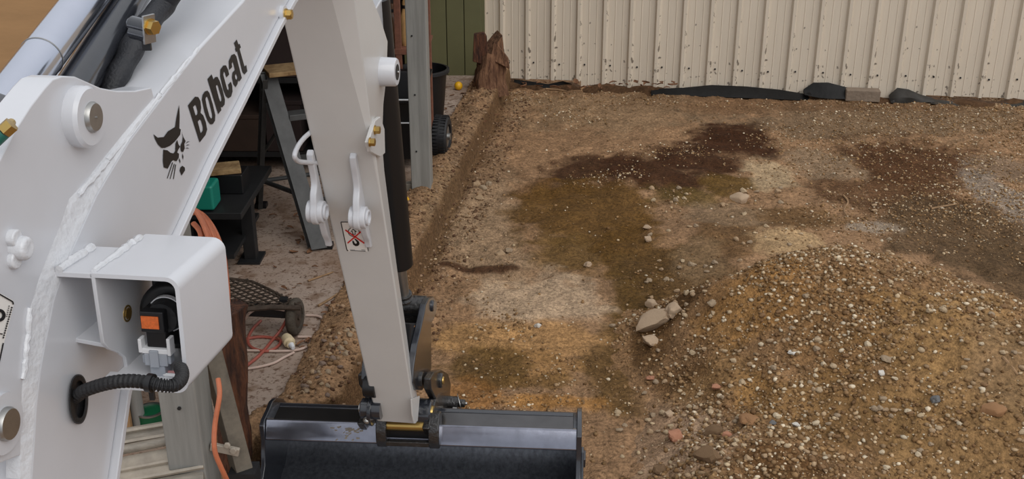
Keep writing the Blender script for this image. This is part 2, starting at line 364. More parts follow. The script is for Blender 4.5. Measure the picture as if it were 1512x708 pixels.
xs = np.concatenate([np.linspace(-9, -1.1, 12), np.arange(-1.0, -.76, .0125), np.arange(-.75, .12, .005), np.arange(.125, 4.7, .0125), np.linspace(4.9, 12, 14)])
ys = np.concatenate([np.linspace(-4, 2.3, 12), np.arange(2.4, 8.4, .0125), np.linspace(8.6, 14, 12)])
ground = struct(grid('ground', xs, ys, gz, groundcol, M['soil']))
heap = grid('soil_heap', np.arange(-.2, 4.4, .011), np.arange(1.6, 5.0, .011), hz, lambda x, y: paint(x, y, (138, 106, 74), HB, 9), M['soil'],
            keep=lambda x, y, z: z > gz(x, y)-.012)
tag(heap, 'large brown heap of gravelly soil on the right of the dug ground', 'soil heap')

# ------------------------------------------------------------------ concrete slab, walls, roof
sb = MB(); edge = []
for y in np.linspace(-2, 8.3, 90): edge.append((float(np.interp(y, SY, SX)+.03*fbm(np.array([y*3.]), np.array([.5]), 8)[0]), y))
sb.prism([Vector((x, y, .12)) for x, y in edge]+[Vector((-5, 8.3, .12)), Vector((-5, -2, .12))], (0, 0, -.12))
struct(sb.build('floor', M['slab'], loc=(0, 0, 0)))
def wallrib(name, L, h, m, z0, pitch=.192):         # one sheet: four raised ribs and flat pans with fine swages, 0.6 mm steel folded
    prof = []; n = int(round(L/pitch))
    for i in range(n):
        a = i*pitch
        prof += [(a, 0), (a+.045, 0), (a+.05, -.003), (a+.055, 0), (a+.1, 0), (a+.105, -.003), (a+.11, 0), (a+.145, 0), (a+.158, -.026), (a+.179, -.026)]
    prof += [(n*pitch, 0)]
    b = MB(); k = len(prof)
    vs = [Vector((x, y, z0)) for x, y in prof]+[Vector((x, y, h)) for x, y in prof]+[Vector((x, y+.002, z0)) for x, y in prof]+[Vector((x, y+.002, h)) for x, y in prof]
    fs = []
    for i in range(k-1):
        fs += [(i, i+1, k+i+1, k+i), (2*k+i, 3*k+i, 3*k+i+1, 2*k+i+1), (i, 2*k+i, 2*k+i+1, i+1)]
    return b.add(vs, fs)
P0 = Vector((-.24, 8.10, 0)); P1 = Vector((3.72, 7.50, 0)); WD = (P1-P0).normalized(); WYAW = math.atan2(WD.y, WD.x)
wb = thing('wall_back', '', '', P0); del wb['label']; del wb['category']; struct(wb)
RW = Matrix.Translation(P0)@Matrix.Rotation(WYAW, 4, 'Z')
sheet_me = None
for i in range(7):
    x = .768*i; zoff = (.07, .02, .03, .03, .06, .015, .01)[i]
    if sheet_me is None:
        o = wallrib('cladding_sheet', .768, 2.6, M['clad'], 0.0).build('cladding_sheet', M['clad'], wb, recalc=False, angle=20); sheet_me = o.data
    else:
        o = bpy.data.objects.new('cladding_sheet', sheet_me); COL.objects.link(o); o.parent = wb
    o.matrix_parent_inverse = Matrix.Identity(4); o.rotation_euler = (random.uniform(-.004, .004), random.uniform(-.003, .003), WYAW); o.location = WD*x+Vector((0, 0, zoff))
fx = MB()
for i in range(28):
    for zz in (.19, 1.1, 2.0):
        c = RW@Vector((i*.192+.02+.01*random.random(), -.002, zz+.01*random.random())); fx.hexbolt(c, RW.to_3x3()@Vector((0, -1, 0)), .007, .006)
stuff(fx.build('screw_heads', M['darksteel'], wb))
tm = MB(); tm.prism([RW@Vector(p) for p in ((-.03, -.035, .1), (.035, -.035, .1), (.035, .02, .1), (-.03, .02, .1))], (0, 0, 2.5)); tm.build('corner_flashing', M['clad'], wb, bevel=.004)
# green end wall
wf = thing('wall_far', '', '', (-.45, 7.95, 0)); del wf['label']; del wf['category']; struct(wf)
for i in range(4):
    b = MB(); x0 = -.22-.13*(i+1)
    b.prism([Vector((x0, 7.95, .1)), Vector((x0+.125, 7.95, .1)), Vector((x0+.125, 7.975, .1)), Vector((x0, 7.975, .1))], (0, 0, 2.5)); b.build('cladding_strip', M['greenwall'], wf, bevel=.004)
b = MB(); b.box((-.5, 7.985, 1.35), (.6, .012, 2.5)); b.build('backing_sheet', M['greenwall'], wf)
b = MB(); b.box((-.63, 7.9, 1.35), (.06, .06, 2.5)); b.build('corner_stud', M['oldwood'], wf)
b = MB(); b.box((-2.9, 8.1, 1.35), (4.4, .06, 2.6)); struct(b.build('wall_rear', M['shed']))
b = MB(); b.box((-3.2, 5.6, 1.35), (.06, 5.1, 2.6)); struct(b.build('wall_left', M['shed']))  # unseen shed wall, brought in to close the left side against light
b = MB(); b.prism([Vector((-3.3, 3.05, 2.15)), Vector((-.72, 3.05, 2.2)), Vector((-.20, 8.05, 2.2)), Vector((-3.3, 8.15, 2.15))], (0, 0, .04)); struct(b.build('ceiling', M['roof']))  # unseen shed roof, kept low and wide to darken the interior

# ------------------------------------------------------------------ EXCAVATOR
EX = thing('excavator', 'white mini excavator boom, arm and black grading bucket reaching over the dug ground', 'excavator', (-.6, .35, 0))
QF = -.587; QB = -.767
def pq(pts, q): return [Q(x, y, q) for x, y in pts]
crease = [(45, 708), (48, 670), (52, 600), (58, 548), (65, 508), (71, 480), (78, 443), (91, 403), (102, 376), (119, 338), (142, 287), (158, 260), (191, 206), (235, 148), (253, 124), (297, 68), (360, 0)]
bevout = [(30, 708), (30, 670), (31, 600), (35, 530), (40, 490), (44, 457), (58, 410), (73, 372), (91, 328), (102, 294), (125, 270), (140, 250), (180, 200), (226, 146), (246, 122), (292, 66), (356, -1)]
inner = [(161, 708), (170, 645), (179, 582), (195, 510), (218, 440), (246, 367), (272, 312), (305, 240), (350, 152), (407, 37), (429, -2)]
cr3 = pq(crease, QF); bo3 = [Q(x, y, QF-.005) for x, y in bevout]; in3 = pq(inner, QF)
up_ext = [P(2.0, QF, 1.945), P(2.42, QF, 2.03)]; lo_ext = [P(2.1, QF, 1.86), P(2.45, QF, 1.93)]
dn_up = [P(.70, QF, 1.20), P(.56, QF, .86)]; dn_lo = [P(.93, QF, 1.20), P(.84, QF, .86)]
BOX = list(reversed(dn_up))+cr3+up_ext+list(reversed(lo_ext))+list(reversed(in3))+dn_lo
b = MB(); b.prism(BOX, NQ*(QB-QF))
boom = b.build('boom', M['white'], EX, bevel=.004)
for q_a, q_b, nm in ((QF-.005, QF-.04, 1), (QB+.005, QB+.04, 2)):
    def sh(pts): return [P(*(lambda t: (t[0], q_a, t[2]))(RQZ(p))) for p in pts]
    ear_out = [(-60, 470), (-50, 360), (-20, 280), (0, 236), (22, 193), (45, 157), (66, 130), (78, 117), (92, 112), (112, 113), (130, 121), (150, 130), (172, 134), (200, 134), (224, 129)]
    b = MB(); pts = sh(pq(ear_out, QF-.005))+sh(list(reversed(cr3[1:14])))+sh(pq([(-60, 708)], QF-.005))
    b.prism(pts, NQ*(q_b-q_a)); b.build('ear_plate', M['white'], boom, bevel=.002)
# weld bevel along the upper edge of the boom side
b = MB(); m_ = 14; b.loft([[cr3[i], bo3[i], P(RQZ(bo3[i])[0], QF-.02, RQZ(bo3[i])[2]), P(RQZ(cr3[i])[0], QF-.02, RQZ(cr3[i])[2])] for i in range(m_)]); b.build('edge_bevel', M['weld'], boom)
def wob(p0, p1, q, r, n=26):
    pts = [Q(p0[0]+(p1[0]-p0[0])*i/n+random.uniform(-1, 1), p0[1]+(p1[1]-p0[1])*i/n+random.uniform(-1, 1), q) for i in range(n+1)]
    return pts, [r*random.uniform(.75, 1.25) for _ in pts]
b = MB()
for a_, e_ in (((292, 72), (236, 140)), ((236, 140), (158, 238)), ((158, 238), (116, 288)), ((44, 455), (34, 560)), ((170, 372), (136, 420))):
    pts, rr = wob(a_, e_, QF-.004, .0032, 14); b = MB(); b.tube(pts, rr, 8); b.build('weld_bead', M['weld'], boom)
# bottom flange
b = MB(); fl = list(reversed(dn_lo))+in3+lo_ext; dirn = []
rings = []
for i, p in enumerate(fl):
    t = (fl[min(i+1, len(fl)-1)]-fl[max(i-1, 0)]).normalized(); nd = NQ.cross(t).normalized()
    if nd.z > 0: nd = -nd
    if (nd.dot(P(1, 0, 0)-P(0, 0, 0))) < 0 and nd.z > -.2: nd = -nd
    a0 = p+NQ*.009; rings.append([a0, a0+nd*.009, a0+nd*.009+NQ*(QB-QF-.018), a0+NQ*(QB-QF-.018)])
b.loft(rings); b.build('bottom_flange', M['white'], boom, bevel=.0015)
# main pin boss
pc = Q(137, 173, QF+.012)
b = MB(); c0 = pc-NQ*.026; b.tube([c0, c0+NQ*.021, c0+NQ*.025], [.033, .033, .030], 36); bs = b.build('pin_boss', M['white'], boom)
b = MB(); b.tube([pc-NQ*.03, pc+NQ*.001, pc+NQ*.004], [.0165, .0165, .0145], 32); b.cyl(pc, pc+NQ*.0055, .0012, 8); b.build('pin', M['steel'], bs)
c1 = Q(4, 626, QF-.004); b = MB(); b.tube([c1-NQ*.02, c1+NQ*.003], [.030, .030], 32); bs = b.build('pin_boss', M['white'], boom)
b = MB(); b.tube([c1, c1+NQ*.006, c1+NQ*.009], [.0165, .0165, .015], 32); b.build('pin', M['steel'], bs)
c1 = Q(22, 366, QF-.005); b = MB(); b.tube([c1-NQ*.005, c1+NQ*.012, c1+NQ*.015], [.0125, .012, .009], 20); c2 = Q(16, 352, QF-.005); b.tube([c2-NQ*.005, c2+NQ*.008], .009, 16); c2 = Q(18, 384, QF-.005); b.tube([c2-NQ*.005, c2+NQ*.006], .009, 16); b.build('stop_lug', M['weld'], boom, bevel=.002)
# bolt by the arm end
c1 = Q(416, 21, QF); b = MB(); b.cyl(c1, c1+NQ*.006, .014, 20); wsh = b.build('bolt_pad', M['white'], boom); b = MB(); b.cyl(c1+NQ*.006, c1+NQ*.009, .0095, 18); b.hexbolt(c1+NQ*.009, NQ, .0085, .008); b.cyl(c1+NQ*.017, c1+NQ*.0178, .006, 12); b.build('bolt', M['brass'], boom)
# lettering
def px1(pts): return [(270+x/4.164, 50+y/4.164) for x, y in pts]
LET = [
 [[(32, 440), (75, 387), (95, 389), (108, 412), (113, 455), (109, 486), (126, 502), (142, 545), (150, 590), (140, 622), (104, 668)], [(63, 450), (76, 437), (83, 444), (92, 478), (90, 494), (79, 503)], [(92, 540), (104, 526), (113, 533), (124, 572), (124, 594), (110, 612)]],
 [[(118, 405), (122, 375), (136, 354), (152, 349), (164, 364), (185, 436), (200, 500), (198, 535), (184, 556), (168, 556), (152, 532), (134, 480)], [(139, 400), (144, 388), (152, 387), (160, 408), (180, 490), (182, 514), (174, 522), (164, 507), (147, 446)]],
 [[(152, 278), (177, 249), (189, 280), (199, 266), (213, 264), (226, 288), (246, 350), (259, 405), (257, 436), (243, 452), (233, 450), (237, 470), (218, 493)], [(203, 322), (210, 312), (218, 322), (238, 392), (238, 412), (230, 416), (223, 398)]],
 [[(231, 262), (231, 220), (250, 194), (266, 194), (279, 222), (285, 250), (269, 268), (259, 236), (252, 232), (249, 252), (272, 338), (279, 350), (284, 334), (279, 312), (296, 294), (304, 320), (306, 355), (297, 386), (280, 397), (266, 384), (250, 345)]],
 [[(286, 222), (283, 168), (299, 131), (317, 123), (329, 138), (363, 272), (347, 294), (341, 284), (336, 309), (325, 328), (312, 310), (303, 268), (306, 238), (321, 222), (313, 186), (306, 170), (301, 186), (304, 204)], [(320, 258), (327, 244), (337, 266), (331, 284), (324, 276)]],
 [[(315, 56), (332, 35), (342, 66), (350, 61), (357, 84), (349, 93), (379, 200), (390, 192), (397, 230), (380, 250), (368, 236), (335, 106), (328, 112), (322, 91), (326, 86)]]]
b = MB()
for loops in LET: b.flat([[Q(x, y, QF+.0008) for x, y in px1(l)] for l in loops])
o = b.build('lettering', M['black'], boom, smooth=False); o['label'] = 'black oblique lettering reading Bobcat'
def px2(pts): return [(220+x/5.9, 150+y/5.9) for x, y in pts]
LOGO = [[(40, 285), (75, 315), (130, 310), (165, 260), (228, 222), (240, 140), (263, 30), (268, 120), (265, 235), (278, 245), (272, 290), (245, 325), (225, 350), (185, 385), (140, 405), (110, 405), (80, 375), (55, 330)],
 [(125, 420), (160, 425), (190, 448), (215, 452), (230, 430), (232, 365), (246, 335), (258, 375), (272, 393), (255, 420), (246, 445), (262, 455), (260, 490), (240, 522), (212, 510), (195, 525), (165, 585), (130, 575), (122, 520)],
 [(285, 260), (300, 310), (320, 345), (308, 370), (312, 410), (298, 440), (280, 435), (275, 395), (278, 375), (291, 350), (295, 310)],
 [(275, 575), (290, 560), (312, 575), (315, 600), (285, 645), (268, 600)], [(264, 490), (275, 520), (272, 540), (262, 512)], [(293, 450), (301, 480), (297, 510), (290, 480)],
 [(203, 530), (210, 533), (163, 672), (158, 668)], [(218, 542), (225, 545), (187, 677), (182, 674)], [(230, 548), (237, 550), (217, 677), (211, 675)],
 [(318, 368), (335, 350), (360, 346), (338, 356)], [(320, 388), (338, 375), (358, 378), (338, 382)], [(318, 408), (335, 402), (353, 409), (335, 410)]]
b = MB()
for l in LOGO: b.flat([[Q(x, y, QF+.0008) for x, y in px2(l)]])
o = b.build('head_emblem', M['black'], boom, smooth=False); o['label'] = 'black snarling cat head emblem beside the lettering'
# partly visible decal at the left edge
QE = QF-.005
b = MB(); b.flat([[Q(x, y, QE+.0006) for x, y in ((-60, 402), (-2, 432), (18, 443), (21, 448), (0, 530), (-20, 610), (-60, 610))]]); dec = b.build('warning_sticker', M['stickwhite'], boom, smooth=False)
b = MB()
def strip(b, pts, w, pf):
    for (x0, y0), (x1, y1) in zip(pts[:-1], pts[1:]):
        l = math.hypot(x1-x0, y1-y0); nx, ny = -(y1-y0)/l*w/2, (x1-x0)/l*w/2
        b.flat([[pf(x0+nx, y0+ny), pf(x1+nx, y1+ny), pf(x1-nx, y1-ny), pf(x0-nx, y0-ny)]])
fE = lambda x, y: Q(x, y, QE+.0014)
strip(b, [(-60, 403), (0, 435), (19, 446), (20, 450)], 2, fE); strip(b, [(5, 507), (0, 531), (-20, 606)], 2, fE)
b.flat([[fE(-1+9.5*math.cos(a*.2618), 466+9.5*math.sin(a*.2618)) for a in range(24)], [fE(-1.5+5*math.cos(a*.2618), 466+5*math.sin(a*.2618)) for a in range(24)]])
for i in range(14): strip(b, [(18.5-i*.95, 454+i*3.4), (16.5-i*.95, 455.5+i*3.4)], 2.2, fE)
for i in range(6): strip(b, [(14.5-i*.7, 452+i*3.0), (12.6-i*.7, 453+i*3.0)], 1.2, fE)
strip(b, [(0, 493), (4, 494)], 1.6, fE)
b.build('sticker_print', M['black'], dec, smooth=False)
# oval grommet
def oval(cx, cy, rx, ry, q): return [Q(cx+rx*math.copysign(abs(math.cos(a))**.8, math.cos(a)), cy+ry*math.sin(a)*1.0, q) for a in [2*math.pi*k/32 for k in range(32)]]
b = MB(); b.loft([oval(116, 590, 14.5, 37, QF-.002), oval(116, 590, 14.5, 37, QF+.004), oval(116, 590, 12.5, 35, QF+.007), oval(117, 590, 9, 28, QF+.006), oval(118, 590, 8, 26, QF+.001)], caps=True); b.build('grommet', M['rubber'], boom)

# work light in its guard box
A_ = Q(263, 411, -.457); B_ = Q(280, 582, -.457); C_ = Q(330, 376, -.457)
LU = (A_-B_).normalized(); LR = NQ; LFw = (C_-A_); LFw = (LFw-LU*LFw.dot(LU)-LR*LFw.dot(LR)).normalized()
HB_ = (A_-B_).length; DB = .127; WB = .094
def L(x, f, u): return B_+LR*x+LFw*f+LU*u           # x from the right face (negative to the left), f forward, u up
def rrect(x0, x1, u0, u1, r):                       # open C : top, right, bottom
    pts = [(x0, u1)]
    pts += [(x1-r+r*math.sin(a), u1-r+r*math.cos(a)) for a in [math.pi/2*k/6 for k in range(7)]]
    pts += [(x1-r+r*math.cos(a), u0+r-r*math.sin(a)) for a in [math.pi/2*k/6 for k in range(7)]]
    return pts+[(x0, u0)]
gb = MB(); t_ = .0045; oc_ = rrect(-WB, 0, 0, HB_, .014); ic_ = rrect(-WB, -t_, t_, HB_-t_, .010)
loop = oc_+list(reversed(ic_)); gb.loft([[L(x, 0, u) for x, u in loop], [L(x, DB, u) for x, u in loop]], caps=False)
nlo = len(oc_)
for f in (0, DB):
    for i in range(nlo-1): gb.add([L(*(oc_[i][0], f, oc_[i][1])), L(oc_[i+1][0], f, oc_[i+1][1]), L(ic_[i+1][0], f, ic_[i+1][1]), L(ic_[i][0], f, ic_[i][1])], [(0, 1, 2, 3)])
for i in (0, nlo-1): gb.add([L(oc_[i][0], 0, oc_[i][1]), L(oc_[i][0], DB, oc_[i][1]), L(ic_[i][0], DB, ic_[i][1]), L(ic_[i][0], 0, ic_[i][1])], [(0, 1, 2, 3)])
gb.prism([L(-WB, f, u) for f, u in ((0, HB_-.001), (DB, HB_-.001), (DB, 0.001), (.045, .001), (.043, .016), (.030, .028), (.012, .040), (.002, .052))], LR*t_)
guard = gb.build('light_guard', M['white'], EX, bevel=.0012, angle=40); guard['label'] = 'white steel guard box around the work light'
b = MB(); b.prism([L(-WB-.008, -.002, 0), L(-WB+.03, -.002, 0), L(-WB+.03, .03, 0), L(-WB-.008, .03, 0)], LU*.005); b.build('guard_lip', M['white'], guard, bevel=.001)
b = MB()
b.prism([L(-WB+.002, .0, HB_-.006), L(-.135, .0, HB_-.006), L(-.135, .08, HB_-.006), L(-WB+.002, .08, HB_-.006)], LU*.006); b.build('bracket', M['white'], guard, bevel=.001); b = MB()
b.prism([L(-WB+.002, .01, .042), L(-.135, .02, .042), L(-.135, .09, .042), L(-WB+.002, .09, .042)], LU*.005)
b.build('bracket', M['white'], guard, bevel=.001)
b = MB(); pts = [L(-WB+.002+random.uniform(-.001, .001), .004+.11*i/20, HB_+.001) for i in range(21)]; b.tube(pts, [random.uniform(.003, .0055) for _ in pts], 8); b.build('weld_bead', M['weld'], guard); b = MB()
pts = [L(-.128+random.uniform(-.001, .001), .0+.07*i/14, HB_+.002) for i in range(15)]; b.tube(pts, [random.uniform(.004, .0065) for _ in pts], 8)
b.build('weld_bead', M['weld'], guard)
# bolt through the guard's left wall
c1 = L(-WB+t_, .058, .062); b = MB(); b.ring(c1, LR, .0095, .0075, .0008, 24); b.hexbolt(c1, LR, .0065, .0015); b.build('bolt', M['brass'], guard)
# lamp
b = MB(); cc = L(-.040, .062, .062)
b.tube([cc-LFw*.004, cc, cc+LFw*.02, cc+LFw*.04], [.034, .037, .038, .038], 32, up=LU); b.box(L(-.036, .088, .058), (.062, .026, .088), Matrix((LR, LFw, LU)).transposed())
wl = b.build('work_light', M['plastic'], EX, bevel=.003)
b = MB(); b.prism([L(x, DB-.006, u) for x, u in ((-WB+.006, HB_-.006), (-.006, HB_-.006), (-.006, .006), (-WB+.03, .006))], LFw*.004); b.build('housing_back', M['plastic'], wl)
c2 = L(-.040, .052, .068)
b = MB(); b.ring(c2-LFw*.004, LFw, .0205, .0193, .006, 36); b.build('retaining_ring', M['whiteplastic'], wl)
b = MB(); b.tube([c2, c2-LFw*.016], [.019, .017], 28); b.build('lamp_cap', M['rubber'], wl)
RL = Matrix((LR, LFw, LU)).transposed()
b = MB(); b.box(L(-.046, .040, .068), (.026, .030, .024), RL); b.box(L(-.045, .040, .048), (.022, .022, .022), RL); b.build('socket', M['plastic'], wl, bevel=.0015)
b = MB(); b.box(L(-.0475, .0245, .068), (.019, .0016, .014), RL); b.build('orange_label', M['orangelabel'], wl)
b = MB()
b.box(L(-.046, .034, .034), (.030, .018, .006), RL); b.box(L(-.062, .030, .040), (.004, .012, .016), RL); b.box(L(-.030, .030, .040), (.004, .012, .020), RL); b.build('connector_clip', M['whiteplastic'], wl, bevel=.001)
b = MB(); b.box(L(-.046, .034, .024), (.026, .018, .014), RL); b.box(L(-.047, .024, .026), (.010, .003, .020), RL); b.box(L(-.046, .034, .010), (.017, .015, .014), RL); b.box(L(-.060, .032, .024), (.004, .01, .010), RL); b.box(L(-.032, .032, .024), (.004, .01, .010), RL); b.build('connector', M['greyplastic'], wl, bevel=.001)
b = MB()
for i, mm in enumerate(('pinkwire', 'whiteplastic')):
    w_ = MB(); w_.tube([L(-.046, .036-.006*i, .007), L(-.038, .034-.006*i, .006), L(-.026, .032-.006*i, .007), L(-.014, .030, .010)], .0022, 8); w_.build('wire', M[mm], wl)
b = MB(); b.prism([L(-.012+.000, .04, .0035), L(-.012, .062, .0035), L(-.012, .064, .03), L(-.012, .055, .036), L(-.012, .044, .032)], LR*.003); b.hexbolt(L(-.012, .053, .022), -LR, .005, .003); b.build('mount_tab', M['steel'], guard)
# corrugated conduit
path = [Q(112, 587, QF+.003), D(124, 578, 1.135), D(146, 570, 1.115), D(170, 564.5, 1.095), D(196, 563, 1.085), D(222, 566, 1.08), D(243, 570, 1.08), D(258, 569, 1.085), D(267, 561, 1.10), D(269, 551, 1.115), D(266, 543, 1.13)]
sp = spline(path, 30); sp = [sp[i] for i in range(0, len(sp), 2)]
b = MB(); b.tube(sp, [.0056 if (i//2) % 2 else .0072 for i in range(len(sp))], 14); cd = b.build('conduit', M['rubber'], EX, angle=20); cd['label'] = 'black corrugated cable conduit'
b = MB(); k = len(sp)*5//10; tt = (sp[k+1]-sp[k-1]).normalized(); b.ring(sp[k]-tt*.003, tt, .0095, .0070, .006, 20); b.box(sp[k]-Z*.011, (.005, .004, .016)); b.build('cable_tie', M['plastic'], cd)

# arm cylinder, hoses on top of the boom
CA = D(-52, 232, 1.10); CB = D(124, 2, 1.37); cdv = (CB-CA).normalized(); C_end = CA+cdv*1.45
b = MB(); b.tube([CA+cdv*.06, C_end], .0245, 40); b_cyl = b.build('arm_cylinder', M['chrome'], EX); b_cyl['label'] = 'bright metal arm cylinder above the boom'
cs = CA+cdv*.205; b = MB(); b.ring(cs, cdv, .0252, .0244, .0016, 40); b.build('seam_ring', M['steel'], b_cyl)
b = MB(); b.tube([CA-cdv*.10, CA+cdv*.082, CA+cdv*.086], [.0262, .0262, .0245], 36); b.build('end_cap', M['blackpaint'], b_cyl)
ft = D(9, 191, .98); fd = (D(30, 178, .98)-D(0, 205, .98)).normalized()
b = MB(); b.hexbolt(D(6, 194, 1.0), fd, .0075, .010); b.cyl(D(10, 190, 1.0), D(17, 181, 1.02), .004, 12); b.build('fitting_nut', M['brass'], b_cyl)
b = MB(); b.cyl(D(-12, 212, 1.0), D(5, 196, 1.0), .0065, 14); b.build('fitting', M['green'], b_cyl)
b = MB(); TA = D(95, 150, 1.27); TB = D(177, 20, 1.44); td = (TB-TA).normalized(); b.tube([TA-td*.02, TA+td*1.3], .0215, 32); ht = b.build('hose_guard', M['blackpaint'], EX)
b = MB(); TA2 = D(113, 152, 1.30); TB2 = D(193, 18, 1.46); td2 = (TB2-TA2).normalized(); b.tube([TA2-td2*.02, TA2+td2*1.3], .0135, 24); b.build('hard_line', M['blackpaint'], ht)
hp = spline([D(146, 172, 1.36), D(164, 125, 1.36), D(184, 92, 1.38), D(201, 58, 1.40), D(222, 30, 1.43), D(243, 5, 1.46), D(262, -30, 1.46), D(300, -110, 1.6)], 8)
b = MB(); b.tube(hp, [.0205+.0012*math.sin(i*.7) for i in range(len(hp))], 18, flat=.7); b.build('hose_sleeve', M['sleeve'], EX)
hc = b = MB(); a0 = D(196, 35, 1.285); a1 = D(219, 41, 1.275); ax = (a1-a0).normalized(); b.cyl(a0, a1, .0095, 20); b.sphere(a0, .008); b.cyl(D(196, 47, 1.285), D(219, 53, 1.275), .0085, 18); hcl = b.build('hose_clamp', M['blackpaint'], EX)
b = MB(); b.box(D(220, 43, 1.272), (.003, .018, .034), Matrix((ax, ax.cross(Z).normalized(), ax.cross(Z).normalized().cross(ax)*-1)).transposed()); b.build('clamp_plate', M['steel'], hcl, bevel=.0006)
b = MB(); c_ = D(221, 39, 1.27); b.cyl(c_, c_+ax*.002, .0098, 18); b.hexbolt(c_+ax*.002, ax, .0085, .008); b.build('bolt', M['brass'], hcl)
b = MB(); b.box(D(216, 62, 1.28), (.010, .004, .02)); b.build('clamp_strap', M['plastic'], hcl)

# arm
def fr(z): return 2.246+.341*(1.688-z)                # front face line of the arm in r over z
FD = (P(fr(0), 0, 0)-P(fr(1), 0, 1)).normalized(); FN = NQ.cross(FD).normalized()
if FN.y > 0: FN = -FN
zs_ = [2.02, 1.85, 1.688, 1.60, 1.53, 1.45, 1.38, 1.28, 1.20, 1.037, .854, .70, .581, .45, .362]
bevw = [.046, .045, .042, .034, .028, .02, .013, .006, .004, .004, .004, .004, .004, .003, .003]
dep = [.20, .19, .17, .235, .275, .235, .20, .165, .150, .140, .132, .125, .118, .105, .095]
qrr = [-.625, -.625, -.625, -.622, -.622, -.625, -.634, -.642, -.643, -.643, -.643, -.641, -.640, -.632, -.628]
rings = []
for z, bw, dp, qr in zip(zs_, bevw, dep, qrr):
    t = (z-.362)/(1.7-.362); ql = -.738-.040*t; qR = -.617; r = fr(z)
    rings.append([P(r+.004, ql, z), P(r, ql+.004, z), P(r, qR-bw, z), P(r+bw*.6, qR, z), P(r+dp, qr, z), P(r+dp, ql+(qR-qr), z)])
b = MB(); b.loft(rings); arm = b.build('arm', M['armwhite'], EX, bevel=.003, angle=25)
b = MB(); c1 = Q(566, 106, -.617); b.tube([c1-NQ*.03, c1+NQ*.030, c1+NQ*.034], [.036, .034, .031], 32); bs = b.build('pin_boss', M['white'], arm)
c2 = c1+NQ*.034; b = MB(); b.tube([c2-NQ*.01, c2+NQ*.001], [.019, .019], 28); b.build('pin', M['darksteel'], bs); b = MB(); b.sphere(c2+NQ*.002, .0035, 10, 6); b.build('grease_nipple', M['steel'], bs)
b = MB(); b.prism([Q(x, y, -.621) for x, y in ((548, 178), (556, 172), (562, 190), (563, 226), (556, 232), (541, 224), (538, 210))], NQ*.010); bp_ = b.build('bracket_plate', M['armwhite'], arm, bevel=.002)
for x, y in ((553, 192), (545.5, 210)):
    c1 = Q(x, y, -.611); b = MB(); b.cyl(c1, c1+NQ*.002, .011, 18); b.hexbolt(c1+NQ*.002, NQ, .0092, .011); b.build('bolt', M['brass'], arm)
b = MB(); lp = spline([Q(470, 241, -.765), Q(452, 240, -.775), Q(440, 238, -.78), Q(435, 230, -.78), Q(440, 216, -.78), Q(450, 203, -.775), Q(462, 193, -.765)], 6); b.tube(lp, .0058, 12); b.build('hose_loop', M['white'], arm)
# ears on the front face of the arm
def earplate(q, zt, zc, zb, rb, th, side):
    def F(z, h): return P(fr(z), q, z)+FN*h
    b = MB(); prof = [F(zt, -.004), F(zt-.005, .012), F(zt-.03, .016), F(zt-.06, .016), F((zt+zc)/2-.01, .022), F(zc+.05, .042)]
    prof += [F(zc, .040)+(FN*math.cos(a)-FD*math.sin(a))*rb for a in [math.radians(k) for k in range(60, -121, -20)]]
    prof += [F(zb+.05, .020), F(zb+.02, .010), F(zb, .008), F(zb-.004, -.004)]
    hp_ = prof[:6]; t2 = prof[-5:]; prof = [prof[0]]+spline(prof[1:7], 4)+prof[7:-5]+spline(t2[:-1], 3)+[t2[-1]]
    b.prism(prof, NQ*th); e = b.build('lug', M['white'], arm, bevel=.004, seg=3)
    b = MB(); c = F(zc, .040); b.tube([c-NQ*.012, c+NQ*(th+.012)], rb*.86, 26); b.build('lug_boss', M['white'], e, bevel=.003)
    b = MB(); b.ring(c+NQ*(th+.012), NQ, rb*.62, rb*.42, .006, 24); b.build('lug_bush', M['white'], e, bevel=.001)
    return e
zf = lambda x, y: RQZ(PL(x, y, P(fr(1.2), 0, 1.2), FN))
earplate(zf(470, 300)[1]-.002, zf(470, 222)[2], zf(477, 309)[2]+.024, zf(497, 362)[2], .032, .017, 0)
earplate(zf(529, 300)[1], zf(529, 226)[2], zf(535, 320)[2]+.030, zf(556, 364)[2], .032, .017, 1)
# no-lifting sticker
PA = P(fr(1.1), -.68, 1.1)+FN*.0008
def sx4(x, y): return PL(490+x/8.85, 310+y/8.85, PA, FN)
b = MB(); b.flat([[sx4(*p) for p in ((115, 162), (400, 162), (482, 548), (200, 545))]]); stk = b.build('warning_sticker', M['stickwhite'], arm, smooth=False); stk['label'] = 'black bordered no lifting sticker with red cross over a hook'
PA2 = PA+FN*.0007; f2 = lambda x, y: PL(490+x/8.85, 310+y/8.85, PA2, FN)
b = MB(); strip(b, [(118, 162), (398, 162)], 9, f2); strip(b, [(398, 162), (478, 545)], 9, f2); strip(b, [(118, 162), (196, 525), (212, 540)], 11, f2); strip(b, [(240, 535), (440, 543)], 7, f2); strip(b, [(235, 522), (300, 525)], 4, f2); strip(b, [(385, 524), (440, 530)], 5, f2)
circ = lambda cx, cy, r, n=20: [f2(cx+r*math.cos(2*math.pi*k/n), cy+r*math.sin(2*math.pi*k/n)*.85) for k in range(n)]
b.flat([circ(285, 290, 76), circ(285, 290, 66)])
b.flat([[f2(*p) for p in ((275, 248), (328, 290), (306, 290), (312, 325), (270, 325), (264, 290), (244, 290))], [f2(*p) for p in ((277, 262), (303, 282), (297, 282), (302, 316), (278, 316), (272, 282), (258, 282))]])
b.flat([[f2(*p) for p in ((296, 375), (330, 395), (355, 420), (362, 450), (345, 472), (312, 478), (280, 460), (268, 430), (270, 400), (285, 410), (300, 440), (318, 446), (326, 432), (316, 410), (298, 392))]])
b.build('sticker_print', M['black'], stk, smooth=False)
